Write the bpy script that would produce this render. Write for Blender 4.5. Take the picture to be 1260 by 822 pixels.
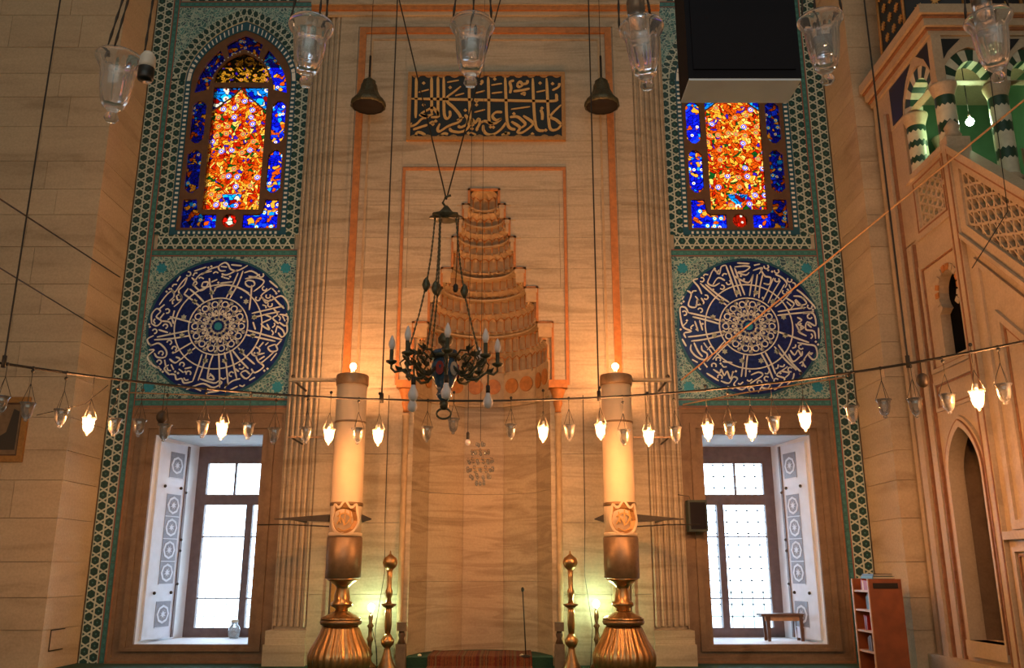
import bpy, bmesh, math, random
from mathutils import Vector, Matrix
from mathutils.geometry import tessellate_polygon
random.seed(7)
PI = math.pi
for o in list(bpy.data.objects):
    bpy.data.objects.remove(o)
scene = bpy.context.scene
COL = scene.collection

# ------------------------------------------------------------------ camera, sky, big lights, exposure
EYE = 1.57
cam_d = bpy.data.cameras.new('camera')
cam = bpy.data.objects.new('camera', cam_d)
COL.objects.link(cam)
cam_d.sensor_width = 36.0
cam_d.lens = 1075.0 / 1260.0 * 36.0
cam_d.clip_end = 400
cam.location = (0.54, 0.0, EYE)
cam.rotation_euler = (math.radians(90 + 15.05), 0, 0)
scene.camera = cam

world = bpy.data.worlds.new('sky')
scene.world = world
world.use_nodes = True
bg = world.node_tree.nodes['Background']
bg.inputs[0].default_value = (0.66, 0.82, 1.0, 1)      # even overcast sky
bg.inputs[1].default_value = 8.0


def area_light(name, loc, rot, sx, sy, power, col):
    d = bpy.data.lights.new(name, 'AREA')
    d.shape = 'RECTANGLE'
    d.size, d.size_y, d.energy, d.color = sx, sy, power, col
    o = bpy.data.objects.new(name, d)
    o.location, o.rotation_euler = loc, rot
    COL.objects.link(o)


# daylight of the high windows at the far end of the hall and under the dome
area_light('gallery_window_daylight', (0.5, -13.2, 10.5), (math.radians(90), 0, 0), 20, 9, 560, (0.86, 1.0, 0.93))
area_light('dome_window_daylight', (0, 2, 19.5), (0, 0, 0), 12, 12, 200, (0.84, 1.0, 0.95))
# warm bulbs of the same lamp ring that hang behind and beside the camera
for k in range(11):
    a_ = math.radians(62 + 236 * k / 10)
    pl_ = bpy.data.lights.new('ring_bulb', 'POINT')
    pl_.energy, pl_.color, pl_.shadow_soft_size = 46, (1.0, .50, .24), .06
    po_ = bpy.data.objects.new('ring_bulb', pl_)
    po_.location = (-.15 + 7.5 * math.sin(a_), 5.45 + 7.5 * math.cos(a_), 3.55)
    COL.objects.link(po_)
vs = scene.view_settings
vs.view_transform = 'Standard'
vs.look = 'None'
vs.exposure = 0.32
vs.gamma = 1.0
vs.use_curve_mapping = False

# ------------------------------------------------------------------ materials
M = {}


def nodes_of(name):
    m = bpy.data.materials.new(name)
    m.use_nodes = True
    nt = m.node_tree
    b = nt.nodes['Principled BSDF']
    return m, nt, b


def N(nt, kind, **kw):
    n = nt.nodes.new(kind)
    for k, v in kw.items():
        if k.startswith('i_'):
            key = k[2:]
            key = int(key) if key.isdigit() else key
            n.inputs[key].default_value = v
        else:
            setattr(n, k, v)
    return n


def L(nt, a, b):
    nt.links.new(a, b)


def ramp(nt, fac, stops, const=False):
    r = nt.nodes.new('ShaderNodeValToRGB')
    r.color_ramp.interpolation = 'CONSTANT' if const else 'LINEAR'
    e = r.color_ramp.elements
    while len(e) > 1:
        e.remove(e[-1])
    e[0].position, e[0].color = stops[0][0], (*stops[0][1], 1)
    for p, c in stops[1:]:
        x = e.new(p)
        x.color = (*c, 1)
    L(nt, fac, r.inputs[0])
    return r


def pos_map(nt, scale=(1, 1, 1)):
    g = N(nt, 'ShaderNodeNewGeometry')
    m = N(nt, 'ShaderNodeMapping')
    m.inputs['Scale'].default_value = scale
    L(nt, g.outputs['Position'], m.inputs['Vector'])
    return m.outputs[0]


def mixc(nt, fac, a, b, mode='MIX'):
    n = N(nt, 'ShaderNodeMix', data_type='RGBA', blend_type=mode)
    for sock, v in ((n.inputs[0], fac), (n.inputs[6], a), (n.inputs[7], b)):
        if isinstance(v, (int, float)):
            sock.default_value = v
        elif isinstance(v, tuple):
            sock.default_value = (*v, 1)
        else:
            L(nt, v, sock)
    return n.outputs[2]


def vary(nt, col, amt):
    """small colour difference from piece to piece"""
    oi = N(nt, 'ShaderNodeObjectInfo')
    r = ramp(nt, oi.outputs['Random'], [(0, (1 - amt,) * 3), (1, (1 + amt * .6,) * 3)])
    return mixc(nt, 1.0, col, r.outputs[0], 'MULTIPLY')


def plain(name, col, rough=.5, metal=0.0, noise=0.0, nscale=6, bump=0.0, spec=.5, var=0.0):
    m, nt, b = nodes_of(name)
    b.inputs['Roughness'].default_value = rough
    b.inputs['Metallic'].default_value = metal
    b.inputs['Specular IOR Level'].default_value = spec
    b.inputs['Base Color'].default_value = (*col, 1)
    if noise or var:
        c = None
        if noise:
            n = N(nt, 'ShaderNodeTexNoise', i_Scale=nscale, i_Detail=5.0)
            L(nt, pos_map(nt), n.inputs['Vector'])
            lo = tuple(max(0, x * (1 - noise)) for x in col)
            hi = tuple(min(1, x * (1 + noise)) for x in col)
            c = ramp(nt, n.outputs[0], [(.3, lo), (.7, hi)]).outputs[0]
            if bump:
                bp = N(nt, 'ShaderNodeBump', i_Strength=bump, i_Distance=.02)
                L(nt, n.outputs[0], bp.inputs['Height'])
                L(nt, bp.outputs[0], b.inputs['Normal'])
        if var:
            c = vary(nt, c if c is not None else col, var)
        L(nt, c, b.inputs['Base Color'])
    M[name] = m
    return m


def veined(name, stops, scale, dist=.5, rough=.45, var=.06, detail=6):
    """stone with soft horizontal bands of vein"""
    m, nt, b = nodes_of(name)
    n = N(nt, 'ShaderNodeTexNoise', i_Scale=1.0, i_Detail=detail, i_Roughness=.55, i_Distortion=dist)
    L(nt, pos_map(nt, scale), n.inputs['Vector'])
    f = N(nt, 'ShaderNodeTexNoise', i_Scale=26.0, i_Detail=3.0)
    L(nt, pos_map(nt), f.inputs['Vector'])
    c = ramp(nt, n.outputs[0], stops).outputs[0]
    g = ramp(nt, f.outputs[0], [(.3, (.9, .9, .9)), (.7, (1.06, 1.06, 1.06))]).outputs[0]
    c = mixc(nt, 1.0, c, g, 'MULTIPLY')
    L(nt, vary(nt, c, var), b.inputs['Base Color'])
    b.inputs['Roughness'].default_value = rough
    b.inputs['Specular IOR Level'].default_value = .3
    M[name] = m


veined('limestone', [(.28, (.37, .29, .19)), (.45, (.50, .40, .275)), (.62, (.55, .45, .31)), (.8, (.46, .365, .245))], (.5, .5, 2.6), rough=.75, var=.07)
veined('marble', [(.34, (.36, .295, .20)), (.44, (.48, .405, .29)), (.52, (.52, .44, .32)), (.60, (.41, .34, .24)), (.68, (.51, .43, .31))], (.35, .35, 3.6), dist=.8, rough=.5, var=.07)
veined('niche_marble', [(.34, (.30, .225, .145)), (.45, (.44, .345, .235)), (.53, (.48, .38, .26)), (.62, (.34, .255, .17)), (.7, (.46, .365, .25))], (.4, .4, 3.6), dist=.9, rough=.45, var=.05)
veined('frame_stone', [(.3, (.15, .10, .062)), (.5, (.225, .155, .10)), (.7, (.18, .12, .075))], (1.5, 1.5, 2.2), rough=.6, var=.03)
veined('minbar_marble', [(.3, (.38, .295, .20)), (.5, (.49, .39, .275)), (.7, (.44, .345, .235))], (.9, .9, 1.5), rough=.5, var=.03)
plain('gold_paint', (.46, .175, .04), .5, 0.0, .2, 12)
plain('rust_line', (.27, .125, .06), .6, 0, .2, 12)
plain('muqarnas_stone', (.46, .33, .19), .6, 0, .14, 9)
plain('white_reveal', (.74, .76, .78), .7, 0, .05, 4)
plain('plaster_brown', (.125, .062, .028), .7, 0, .15, 8)
plain('glaze_pale', (.46, .56, .50), .25, 0, .12, 20, var=.05)
plain('glaze_darkgreen', (.016, .062, .064), .25, 0, .2, 20)
plain('glaze_teal', (.045, .18, .18), .25, 0, .25, 30, var=.06)
plain('glaze_navy', (.006, .018, .15), .22, 0, .35, 14)
plain('glaze_white', (.74, .80, .78), .25, 0, .08, 20)
plain('glaze_turquoise', (.03, .27, .40), .25, 0, .2, 40)
plain('glaze_aqua', (.06, .24, .24), .25, 0, .2, 40)
plain('glaze_blueline', (.02, .10, .16), .25)
plain('tile_red', (.30, .07, .04), .4)
plain('navy_board', (.006, .012, .016), .6)
plain('gilt', (.62, .34, .10), .38, .35, .1, 30)
plain('gilt_dark', (.40, .20, .06), .45, .3, .15, 30)
plain('brass', (.50, .30, .13), .30, .9, .12, 14)
plain('brass_dark', (.30, .19, .10), .38, .85, .15, 14)
plain('copper_drum', (.30, .20, .12), .42, .6, .18, 10)
plain('wax', (.74, .58, .40), .55, 0, .06, 3)
plain('iron', (.035, .03, .025), .55, .4, .2, 30)
plain('black_wire', (.02, .018, .015), .6)
plain('cord_tan', (.42, .26, .13), .7)
plain('bronze_green', (.10, .095, .06), .45, .6, .3, 30)
plain('wood_orange', (.22, .062, .02), .45, 0, .2, 5)
plain('wood_dark', (.10, .05, .025), .5, 0, .2, 8)
plain('wood_pale', (.42, .24, .12), .5, 0, .2, 8)
plain('window_wood', (.13, .09, .085), .55, 0, .2, 8)
plain('shutter_wood', (.62, .68, .78), .5, 0, .06, 6)
plain('shutter_inlay', (.20, .21, .26), .5, 0, .3, 60)
plain('speaker_black', (.004, .004, .009), .7, spec=.2)
plain('speaker_grey_daylit', (.70, .82, 1.0), .6, 0, .05, 6)  # pale grey made bluer and brighter: window daylight put into the colour
plain('speaker_green', (.015, .035, .032), .6)
plain('carpet_green', (.012, .055, .030), .95, 0, .3, 40)
plain('carpet_red', (.20, .035, .02), .95, 0, .3, 40)
plain('courtyard_stone', (.5, .5, .48), .9)
plain('hall_plaster', (.50, .43, .32), .9, 0, .06, 2)
plain('stone_dark_green', (.012, .05, .030), .35, 0, .2, 12)
plain('stone_white', (.55, .54, .42), .4, 0, .1, 12)
plain('kiosk_green', (.07, .17, .09), .7, 0, .1, 4)
plain('spire_blue', (.010, .014, .020), .4)
plain('void_shade', (.015, .010, .008), .9)  # near black: shade inside hollows put into colour
plain('book_red', (.30, .02, .012), .5)
plain('book_tan', (.55, .33, .10), .5)
plain('book_black', (.012, .012, .016), .5)
plain('book_teal', (.02, .09, .09), .5)
plain('paper', (.55, .48, .36), .8)
plain('bulb_white', (.78, .74, .76), .15)
plain('socket_white', (.6, .58, .52), .4)
plain('socket_black', (.01, .01, .01), .4)
plain('porcelain_blue', (.04, .09, .16), .18, 0, .5, 12)
plain('porcelain_cream', (.48, .44, .38), .2)
plain('ostrich_shell', (.06, .04, .025), .5, 0, .2, 10)
plain('picture_dark', (.05, .04, .03), .5)


def emissive(name, col, strength):
    m, nt, b = nodes_of(name)
    b.inputs['Base Color'].default_value = (1, .9, .7, 1)
    b.inputs['Emission Color'].default_value = (*col, 1)
    b.inputs['Emission Strength'].default_value = strength
    M[name] = m


emissive('bulb_warm', (1.0, .40, .13), 1500)
emissive('bulb_candle', (1.0, .41, .145), 750)
emissive('bulb_cool', (.68, 1.0, .55), 165)
emissive('bulb_kiosk', (.70, 1.0, .52), 170)


def glass_mat(name, tint, rough=0.02, ior=1.45):
    m, nt, b = nodes_of(name)
    b.inputs['Base Color'].default_value = (*tint, 1)
    b.inputs['Roughness'].default_value = rough
    b.inputs['IOR'].default_value = ior
    b.inputs['Transmission Weight'].default_value = 1.0
    M[name] = m


glass_mat('lamp_glass', (.97, .98, 1.0))
_nt = M['lamp_glass'].node_tree         # whitish haze mixed in: daylight caught by the glass put into colour
_out = [n for n in _nt.nodes if n.type == 'OUTPUT_MATERIAL'][0]
_old = _out.inputs[0].links[0].from_socket
_d = N(_nt, 'ShaderNodeBsdfTranslucent')
_d.inputs[0].default_value = (.88, .92, .96, 1)
_f = N(_nt, 'ShaderNodeBsdfDiffuse')
_f.inputs[0].default_value = (.88, .92, .96, 1)
_a = N(_nt, 'ShaderNodeMixShader', i_0=.5)
L(_nt, _d.outputs[0], _a.inputs[1])
L(_nt, _f.outputs[0], _a.inputs[2])
_m = N(_nt, 'ShaderNodeMixShader', i_0=.09)
L(_nt, _old, _m.inputs[1])
L(_nt, _a.outputs[0], _m.inputs[2])
L(_nt, _m.outputs[0], _out.inputs[0])


def thin_glass(name, tint, refl=.25):
    m = bpy.data.materials.new(name)
    m.use_nodes = True
    nt = m.node_tree
    nt.nodes.clear()
    out = N(nt, 'ShaderNodeOutputMaterial')
    t = N(nt, 'ShaderNodeBsdfTransparent')
    t.inputs[0].default_value = (*tint, 1)
    g = N(nt, 'ShaderNodeBsdfGlossy')
    g.inputs['Roughness'].default_value = .08
    lw = N(nt, 'ShaderNodeLayerWeight', i_Blend=refl)
    mx = N(nt, 'ShaderNodeMixShader')
    L(nt, lw.outputs['Fresnel'], mx.inputs[0])
    L(nt, t.outputs[0], mx.inputs[1])
    L(nt, g.outputs[0], mx.inputs[2])
    L(nt, mx.outputs[0], out.inputs[0])
    M[name] = m


thin_glass('pane_glass', (.93, .96, .97), .12)
thin_glass('cup_glass', (.95, .95, .94), .5)
_nt = M['cup_glass'].node_tree          # a little frosting so the cups catch light
_out = [n for n in _nt.nodes if n.type == 'OUTPUT_MATERIAL'][0]
_old = _out.inputs[0].links[0].from_socket
_d = N(_nt, 'ShaderNodeBsdfTranslucent')
_d.inputs[0].default_value = (.9, .9, .9, 1)
_f = N(_nt, 'ShaderNodeBsdfDiffuse')
_f.inputs[0].default_value = (.9, .9, .9, 1)
_a = N(_nt, 'ShaderNodeMixShader', i_0=.5)
L(_nt, _d.outputs[0], _a.inputs[1])
L(_nt, _f.outputs[0], _a.inputs[2])
_m = N(_nt, 'ShaderNodeMixShader', i_0=.10)
L(_nt, _old, _m.inputs[1])
L(_nt, _a.outputs[0], _m.inputs[2])
L(_nt, _m.outputs[0], _out.inputs[0])


def stained(name, bg_stops, flower_a, flower_b, lead=(.03, .012, .004), cell=9.0, fcell=4.2, gain=1.0, cut=.55):
    """coloured glass: leaf sized bits with dark leading and round blossoms, light comes through"""
    m = bpy.data.materials.new(name)
    m.use_nodes = True
    nt = m.node_tree
    nt.nodes.clear()
    out = N(nt, 'ShaderNodeOutputMaterial')
    g = N(nt, 'ShaderNodeNewGeometry')
    sx = N(nt, 'ShaderNodeSeparateXYZ')
    L(nt, g.outputs['Position'], sx.inputs[0])
    cb = N(nt, 'ShaderNodeCombineXYZ')
    L(nt, sx.outputs[0], cb.inputs[0])
    L(nt, sx.outputs[2], cb.inputs[1])
    v = cb.outputs[0]
    nz = N(nt, 'ShaderNodeTexNoise', i_Scale=6.0, i_Detail=1.0)
    L(nt, v, nz.inputs['Vector'])
    va = N(nt, 'ShaderNodeVectorMath', operation='MULTIPLY_ADD')
    L(nt, nz.outputs['Color'], va.inputs[0])
    va.inputs[1].default_value = (.22, .22, 0)
    L(nt, v, va.inputs[2])
    vor = N(nt, 'ShaderNodeTexVoronoi', voronoi_dimensions='2D', i_Scale=cell)
    L(nt, va.outputs[0], vor.inputs['Vector'])
    sc = N(nt, 'ShaderNodeSeparateColor')
    L(nt, vor.outputs['Color'], sc.inputs[0])
    base = ramp(nt, sc.outputs[0], bg_stops, True).outputs[0]
    edge = N(nt, 'ShaderNodeTexVoronoi', voronoi_dimensions='2D', feature='DISTANCE_TO_EDGE', i_Scale=cell)
    L(nt, va.outputs[0], edge.inputs['Vector'])
    em = ramp(nt, edge.outputs['Distance'], [(0, (0, 0, 0)), (.045, (0, 0, 0)), (.10, (1, 1, 1))]).outputs[0]
    base = mixc(nt, em, lead, base)
    fl = N(nt, 'ShaderNodeTexVoronoi', voronoi_dimensions='2D', i_Scale=fcell)
    fl.inputs['Randomness'].default_value = .75
    L(nt, v, fl.inputs['Vector'])
    fs = N(nt, 'ShaderNodeSeparateColor')
    L(nt, fl.outputs['Color'], fs.inputs[0])
    ra = ramp(nt, fl.outputs['Distance'], flower_a, True).outputs[0]
    rb = ramp(nt, fl.outputs['Distance'], flower_b, True).outputs[0]
    pick = N(nt, 'ShaderNodeMath', operation='GREATER_THAN')
    L(nt, fs.outputs[0], pick.inputs[0])
    pick.inputs[1].default_value = .5
    fcol = mixc(nt, pick.outputs[0], ra, rb)
    inside = N(nt, 'ShaderNodeMath', operation='LESS_THAN')
    L(nt, fl.outputs['Distance'], inside.inputs[0])
    inside.inputs[1].default_value = .30
    keep = N(nt, 'ShaderNodeMath', operation='GREATER_THAN')
    L(nt, fs.outputs[1], keep.inputs[0])
    keep.inputs[1].default_value = 1 - cut
    mm = N(nt, 'ShaderNodeMath', operation='MULTIPLY')
    L(nt, inside.outputs[0], mm.inputs[0])
    L(nt, keep.outputs[0], mm.inputs[1])
    colr = mixc(nt, mm.outputs[0], base, fcol)
    gn = mixc(nt, 1.0, colr, (gain,) * 3, 'MULTIPLY')
    t = N(nt, 'ShaderNodeBsdfTransparent')
    L(nt, gn, t.inputs[0])
    gl = N(nt, 'ShaderNodeBsdfGlossy')
    gl.inputs['Roughness'].default_value = .2
    mx = N(nt, 'ShaderNodeMixShader')
    mx.inputs[0].default_value = .03
    L(nt, t.outputs[0], mx.inputs[1])
    L(nt, gl.outputs[0], mx.inputs[2])
    L(nt, mx.outputs[0], out.inputs[0])
    M[name] = m


RED, ORG, YEL, WHT = (.27, .032, .007), (.33, .10, .014), (.40, .22, .05), (.42, .37, .30)
BLU, CYN, GRN, PUR = (.012, .022, .24), (.02, .20, .34), (.02, .10, .03), (.08, .03, .20)
stained('glass_orange', [(0, ORG), (.30, RED), (.46, YEL), (.66, ORG), (.78, (.42, .28, .11)), (.90, GRN), (.95, PUR)],
        [(0, RED), (.09, WHT), (.17, BLU), (.25, (.30, .22, .30))], [(0, YEL), (.09, (.02, .16, .10)), (.18, (.5, .12, .08)), (.26, YEL)], cell=17, fcell=5.2, cut=.5, gain=1.3)
stained('glass_blue', [(0, BLU), (.45, (.02, .04, .30)), (.62, ORG), (.74, YEL), (.82, (.03, .08, .4)), (.94, CYN)],
        [(0, RED), (.09, WHT), (.2, BLU)], [(0, YEL), (.12, WHT), (.19, CYN)], lead=(.006, .006, .05), cell=14.0, fcell=6.5, cut=.35, gain=1.25)
stained('glass_cyan', [(0, CYN), (.4, (.03, .30, .42)), (.6, BLU), (.8, WHT), (.92, (.25, .02, .01))],
        [(0, RED), (.1, WHT)], [(0, BLU), (.1, WHT)], lead=(.01, .02, .06), cell=10, fcell=5, cut=.3)
stained('glass_rose', [(0, RED), (.5, (.5, .04, .02)), (.8, WHT)], [(0, WHT), (.1, RED)], [(0, GRN), (.1, RED)], cell=10, fcell=4, cut=.7)
stained('glass_tympanum', [(0, (.03, .022, .006)), (.45, (.06, .05, .01)), (.6, (.34, .20, .04)), (.93, PUR)],
        [(0, YEL), (.1, ORG)], [(0, PUR), (.1, YEL)], cell=22, fcell=8, cut=.2)


def floral_tile():
    """turquoise ground with fine pale scrollwork, printed under the glaze"""
    m, nt, b = nodes_of('glaze_floral')
    v = pos_map(nt)
    nz = N(nt, 'ShaderNodeTexNoise', i_Scale=5.0, i_Detail=1.0)
    L(nt, v, nz.inputs['Vector'])
    va = N(nt, 'ShaderNodeVectorMath', operation='MULTIPLY_ADD')
    L(nt, nz.outputs['Color'], va.inputs[0])
    va.inputs[1].default_value = (.2, .2, .2)
    L(nt, v, va.inputs[2])
    e = N(nt, 'ShaderNodeTexVoronoi', feature='DISTANCE_TO_EDGE', i_Scale=17.0)
    L(nt, va.outputs[0], e.inputs['Vector'])
    c = N(nt, 'ShaderNodeTexVoronoi', i_Scale=17.0)
    L(nt, va.outputs[0], c.inputs['Vector'])
    s = N(nt, 'ShaderNodeSeparateColor')
    L(nt, c.outputs['Color'], s.inputs[0])
    base = ramp(nt, s.outputs[0], [(0, (.035, .16, .18)), (.45, (.07, .26, .27)), (.7, (.018, .085, .13)), (.88, (.24, .38, .38))], True).outputs[0]
    k = ramp(nt, e.outputs['Distance'], [(0, (1, 1, 1)), (.06, (1, 1, 1)), (.13, (0, 0, 0))]).outputs[0]
    col = mixc(nt, k, base, (.36, .52, .48))
    L(nt, vary(nt, col, .05), b.inputs['Base Color'])
    b.inputs['Roughness'].default_value = .28
    M['glaze_floral'] = m


floral_tile()


def striped_rug():
    m, nt, b = nodes_of('rug_stripes')
    s = N(nt, 'ShaderNodeSeparateXYZ')
    L(nt, pos_map(nt), s.inputs[0])
    n = N(nt, 'ShaderNodeTexNoise', noise_dimensions='1D', i_Scale=13.0, i_Detail=2.0)
    L(nt, s.outputs[0], n.inputs['W'])
    n2 = N(nt, 'ShaderNodeTexNoise', i_Scale=30.0)
    L(nt, pos_map(nt), n2.inputs['Vector'])
    a = N(nt, 'ShaderNodeMath', operation='MULTIPLY_ADD')
    L(nt, n2.outputs[0], a.inputs[0])
    a.inputs[1].default_value = .2
    L(nt, n.outputs[0], a.inputs[2])
    c = ramp(nt, a.outputs[0], [(.3, (.02, .01, .008)), (.5, (.12, .015, .008)), (.58, (.19, .07, .02)), (.66, (.07, .01, .006)), (.74, (.15, .10, .04))]).outputs[0]
    L(nt, c, b.inputs['Base Color'])
    b.inputs['Roughness'].default_value = .95
    M['rug_stripes'] = m


striped_rug()


# ------------------------------------------------------------------ mesh helpers
class MB:
    def __init__(s):
        s.v, s.f, s.m, s.sm = [], [], [], []
        s.mi = 0
        s.smooth = False

    def face(s, idx):
        s.f.append(tuple(idx))
        s.m.append(s.mi)
        s.sm.append(s.smooth)

    def box(s, x0, x1, y0, y1, z0, z1):
        b = len(s.v)
        s.v += [(x0, y0, z0), (x1, y0, z0), (x1, y1, z0), (x0, y1, z0), (x0, y0, z1), (x1, y0, z1), (x1, y1, z1), (x0, y1, z1)]
        for q in ((0, 3, 2, 1), (4, 5, 6, 7), (0, 1, 5, 4), (1, 2, 6, 5), (2, 3, 7, 6), (3, 0, 4, 7)):
            s.face([b + i for i in q])
        return s

    def plate(s, outer, holes, mp, d0, d1):
        """flat plate with holes; outline (u,v) mapped by mp(u,v,d), from depth d0 to d1"""
        loops = [outer] + list(holes)
        pts = [p for l in loops for p in l]
        tris = tessellate_polygon([[Vector((p[0], p[1], 0)) for p in l] for l in loops])
        b = len(s.v)
        n = len(pts)
        s.v += [mp(p[0], p[1], d1) for p in pts] + [mp(p[0], p[1], d0) for p in pts]
        for t in tris:
            s.face([b + i for i in t])
            s.face([b + n + i for i in reversed(t)])
        k = 0
        for l in loops:
            for i in range(len(l)):
                a, c = k + i, k + (i + 1) % len(l)
                s.face((b + a, b + c, b + n + c, b + n + a))
            k += len(l)
        return s

    def flat(s, poly, mp, d):
        b = len(s.v)
        s.v += [mp(p[0], p[1], d) for p in poly]
        s.face(range(b, b + len(poly)))
        return s

    def ring(s, outer, inner, mp, d0, d1):
        return s.plate(outer, [inner], mp, d0, d1)

    def tube(s, pts, r, n=6, closed=False):
        pts = [Vector(p) for p in pts]
        rs = r if isinstance(r, (list, tuple)) else [r] * len(pts)
        b = len(s.v)
        k = len(pts)
        up = Vector((0, 0, 1))
        old = s.smooth
        s.smooth = True
        for i, p in enumerate(pts):
            if closed:
                t = pts[(i + 1) % k] - pts[i - 1]
            else:
                t = pts[min(i + 1, k - 1)] - pts[max(i - 1, 0)]
            t = t.normalized() if t.length > 1e-9 else Vector((0, 0, 1))
            a = t.cross(up)
            if a.length < .05:
                a = t.cross(Vector((0, 1, 0)))
            a.normalize()
            c = t.cross(a).normalized()
            for j in range(n):
                w = 2 * PI * j / n
                s.v.append(tuple(p + (a * math.cos(w) + c * math.sin(w)) * rs[i]))
        for i in range(k if closed else k - 1):
            for j in range(n):
                i2 = (i + 1) % k
                s.face((b + i * n + j, b + i * n + (j + 1) % n, b + i2 * n + (j + 1) % n, b + i2 * n + j))
        if not closed:
            s.face([b + j for j in reversed(range(n))])
            s.face([b + (k - 1) * n + j for j in range(n)])
        s.smooth = old
        return s

    def lathe(s, prof, n=24, c=(0, 0, 0), rmod=None, a0=0, a1=2 * PI, cap=True):
        """prof: (r, z) list turned about the z axis through c"""
        b = len(s.v)
        full = abs(a1 - a0 - 2 * PI) < 1e-6
        m = n if full else n + 1
        old = s.smooth
        s.smooth = True
        for i, (r, z) in enumerate(prof):
            for j in range(m):
                a = a0 + (a1 - a0) * j / n
                rr = r * (rmod(a, i) if rmod else 1)
                s.v.append((c[0] + rr * math.cos(a), c[1] + rr * math.sin(a), c[2] + z))
        for i in range(len(prof) - 1):
            for j in range(n):
                j2 = (j + 1) % m
                s.face((b + i * m + j, b + i * m + j2, b + (i + 1) * m + j2, b + (i + 1) * m + j))
        if full and cap:
            if prof[0][0] > 1e-4:
                s.face([b + j for j in reversed(range(m))])
            if prof[-1][0] > 1e-4:
                s.face([b + (len(prof) - 1) * m + j for j in range(m)])
        s.smooth = old
        return s

    def ball(s, c, r, n=10, sz=1.0):
        k = n // 2 + 1
        return s.lathe([(max(1e-5, r * math.sin(PI * i / k)), -r * sz * math.cos(PI * i / k)) for i in range(k + 1)], n, c)

    def ribbon(s, path, w, mp, d0, d1, pen=None, closed=False):
        """flat brush stroke along a (u,v) path"""
        p = smooth2(path, closed)
        k = len(p)
        b = len(s.v)
        for i in range(k):
            if closed:
                t = (p[(i + 1) % k][0] - p[i - 1][0], p[(i + 1) % k][1] - p[i - 1][1])
            else:
                t = (p[min(i + 1, k - 1)][0] - p[max(i - 1, 0)][0], p[min(i + 1, k - 1)][1] - p[max(i - 1, 0)][1])
            l = math.hypot(*t) or 1
            t = (t[0] / l, t[1] / l)
            ww = w
            if pen is not None:
                ww = w * (.62 + .38 * abs(t[0] * math.sin(pen) - t[1] * math.cos(pen)))
                if not closed:
                    e = min(i, k - 1 - i) / max(1, k - 1)
                    ww *= min(1, .55 + 6 * e)
            nx, ny = -t[1] * ww / 2, t[0] * ww / 2
            s.v += [mp(p[i][0] + nx, p[i][1] + ny, d1), mp(p[i][0] - nx, p[i][1] - ny, d1),
                    mp(p[i][0] + nx, p[i][1] + ny, d0), mp(p[i][0] - nx, p[i][1] - ny, d0)]
        for i in range(k if closed else k - 1):
            a, c = b + 4 * i, b + 4 * ((i + 1) % k)
            s.face((a, a + 1, c + 1, c))
            s.face((a, c, c + 2, a + 2))
            s.face((a + 1, a + 3, c + 3, c + 1))
        return s

    def mesh(s, name, mats, org=(0, 0, 0)):
        me = bpy.data.meshes.new(name)
        me.from_pydata([(x - org[0], y - org[1], z - org[2]) for x, y, z in s.v], [], s.f)
        for m in (mats if isinstance(mats, (list, tuple)) else [mats]):
            me.materials.append(M[m])
        me.polygons.foreach_set('material_index', s.m)
        me.polygons.foreach_set('use_smooth', s.sm)
        bm = bmesh.new()
        bm.from_mesh(me)
        bmesh.ops.recalc_face_normals(bm, faces=bm.faces)
        bm.to_mesh(me)
        bm.free()
        me.update()
        return me

    def build(s, name, mats, parent=None):
        org = worldloc(parent) if parent else (0, 0, 0)
        return obj(name, s.mesh(name, mats, org), parent)


def smooth2(p, closed=False, sub=4):
    if len(p) < 3 and not closed:
        return [tuple(q) for q in p] if len(p) < 2 else [(p[0][0] + (p[1][0] - p[0][0]) * i / 6, p[0][1] + (p[1][1] - p[0][1]) * i / 6) for i in range(7)]
    k = len(p)
    out = []
    for i in range(k if closed else k - 1):
        g = (lambda j: p[j % k]) if closed else (lambda j: p[max(0, min(k - 1, j))])
        a, b, c, d = g(i - 1), g(i), g(i + 1), g(i + 2)
        for q in range(sub):
            t = q / sub
            out.append(tuple(.5 * (2 * b[x] + (c[x] - a[x]) * t + (2 * a[x] - 5 * b[x] + 4 * c[x] - d[x]) * t * t + (3 * b[x] - a[x] - 3 * c[x] + d[x]) * t ** 3) for x in (0, 1)))
    if not closed:
        out.append(tuple(p[-1]))
    return out


def worldloc(o):
    l = Vector((0, 0, 0))
    while o:
        l += o.location
        o = o.parent
    return tuple(l)


def obj(name, data, parent=None, loc=(0, 0, 0), rz=0.0):
    o = bpy.data.objects.new(name, data)
    COL.objects.link(o)
    o.parent = parent
    o.location = loc
    if rz:
        o.rotation_euler = (0, 0, rz)
    return o


def tag(o, label, cat, group=None):
    o['label'] = label
    o['category'] = cat
    if group:
        o['group'] = group
    return o


def thing(name, loc, label, cat, group=None):
    return tag(obj(name, None, None, loc), label, cat, group)


def struct(o, label=None):
    o['kind'] = 'structure'
    if label:
        o['label'] = label
    return o


def copy_tree(o, parent=None):
    c = o.copy()
    COL.objects.link(c)
    c.parent = parent
    for ch in o.children:
        copy_tree(ch, c)
    return c


def FX(y0, cx=0.0, cz=0.0, s=1):
    """map (u,v,d): a plane facing the hall at depth y0; d grows toward the hall"""
    return lambda u, v, d: (cx + s * u, y0 - d, cz + v)


def rect(u0, u1, v0, v1):
    return [(u0, v0), (u1, v0), (u1, v1), (u0, v1)]


def circle(cx, cy, r, n=24):
    return [(cx + r * math.cos(2 * PI * i / n), cy + r * math.sin(2 * PI * i / n)) for i in range(n)]


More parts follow.
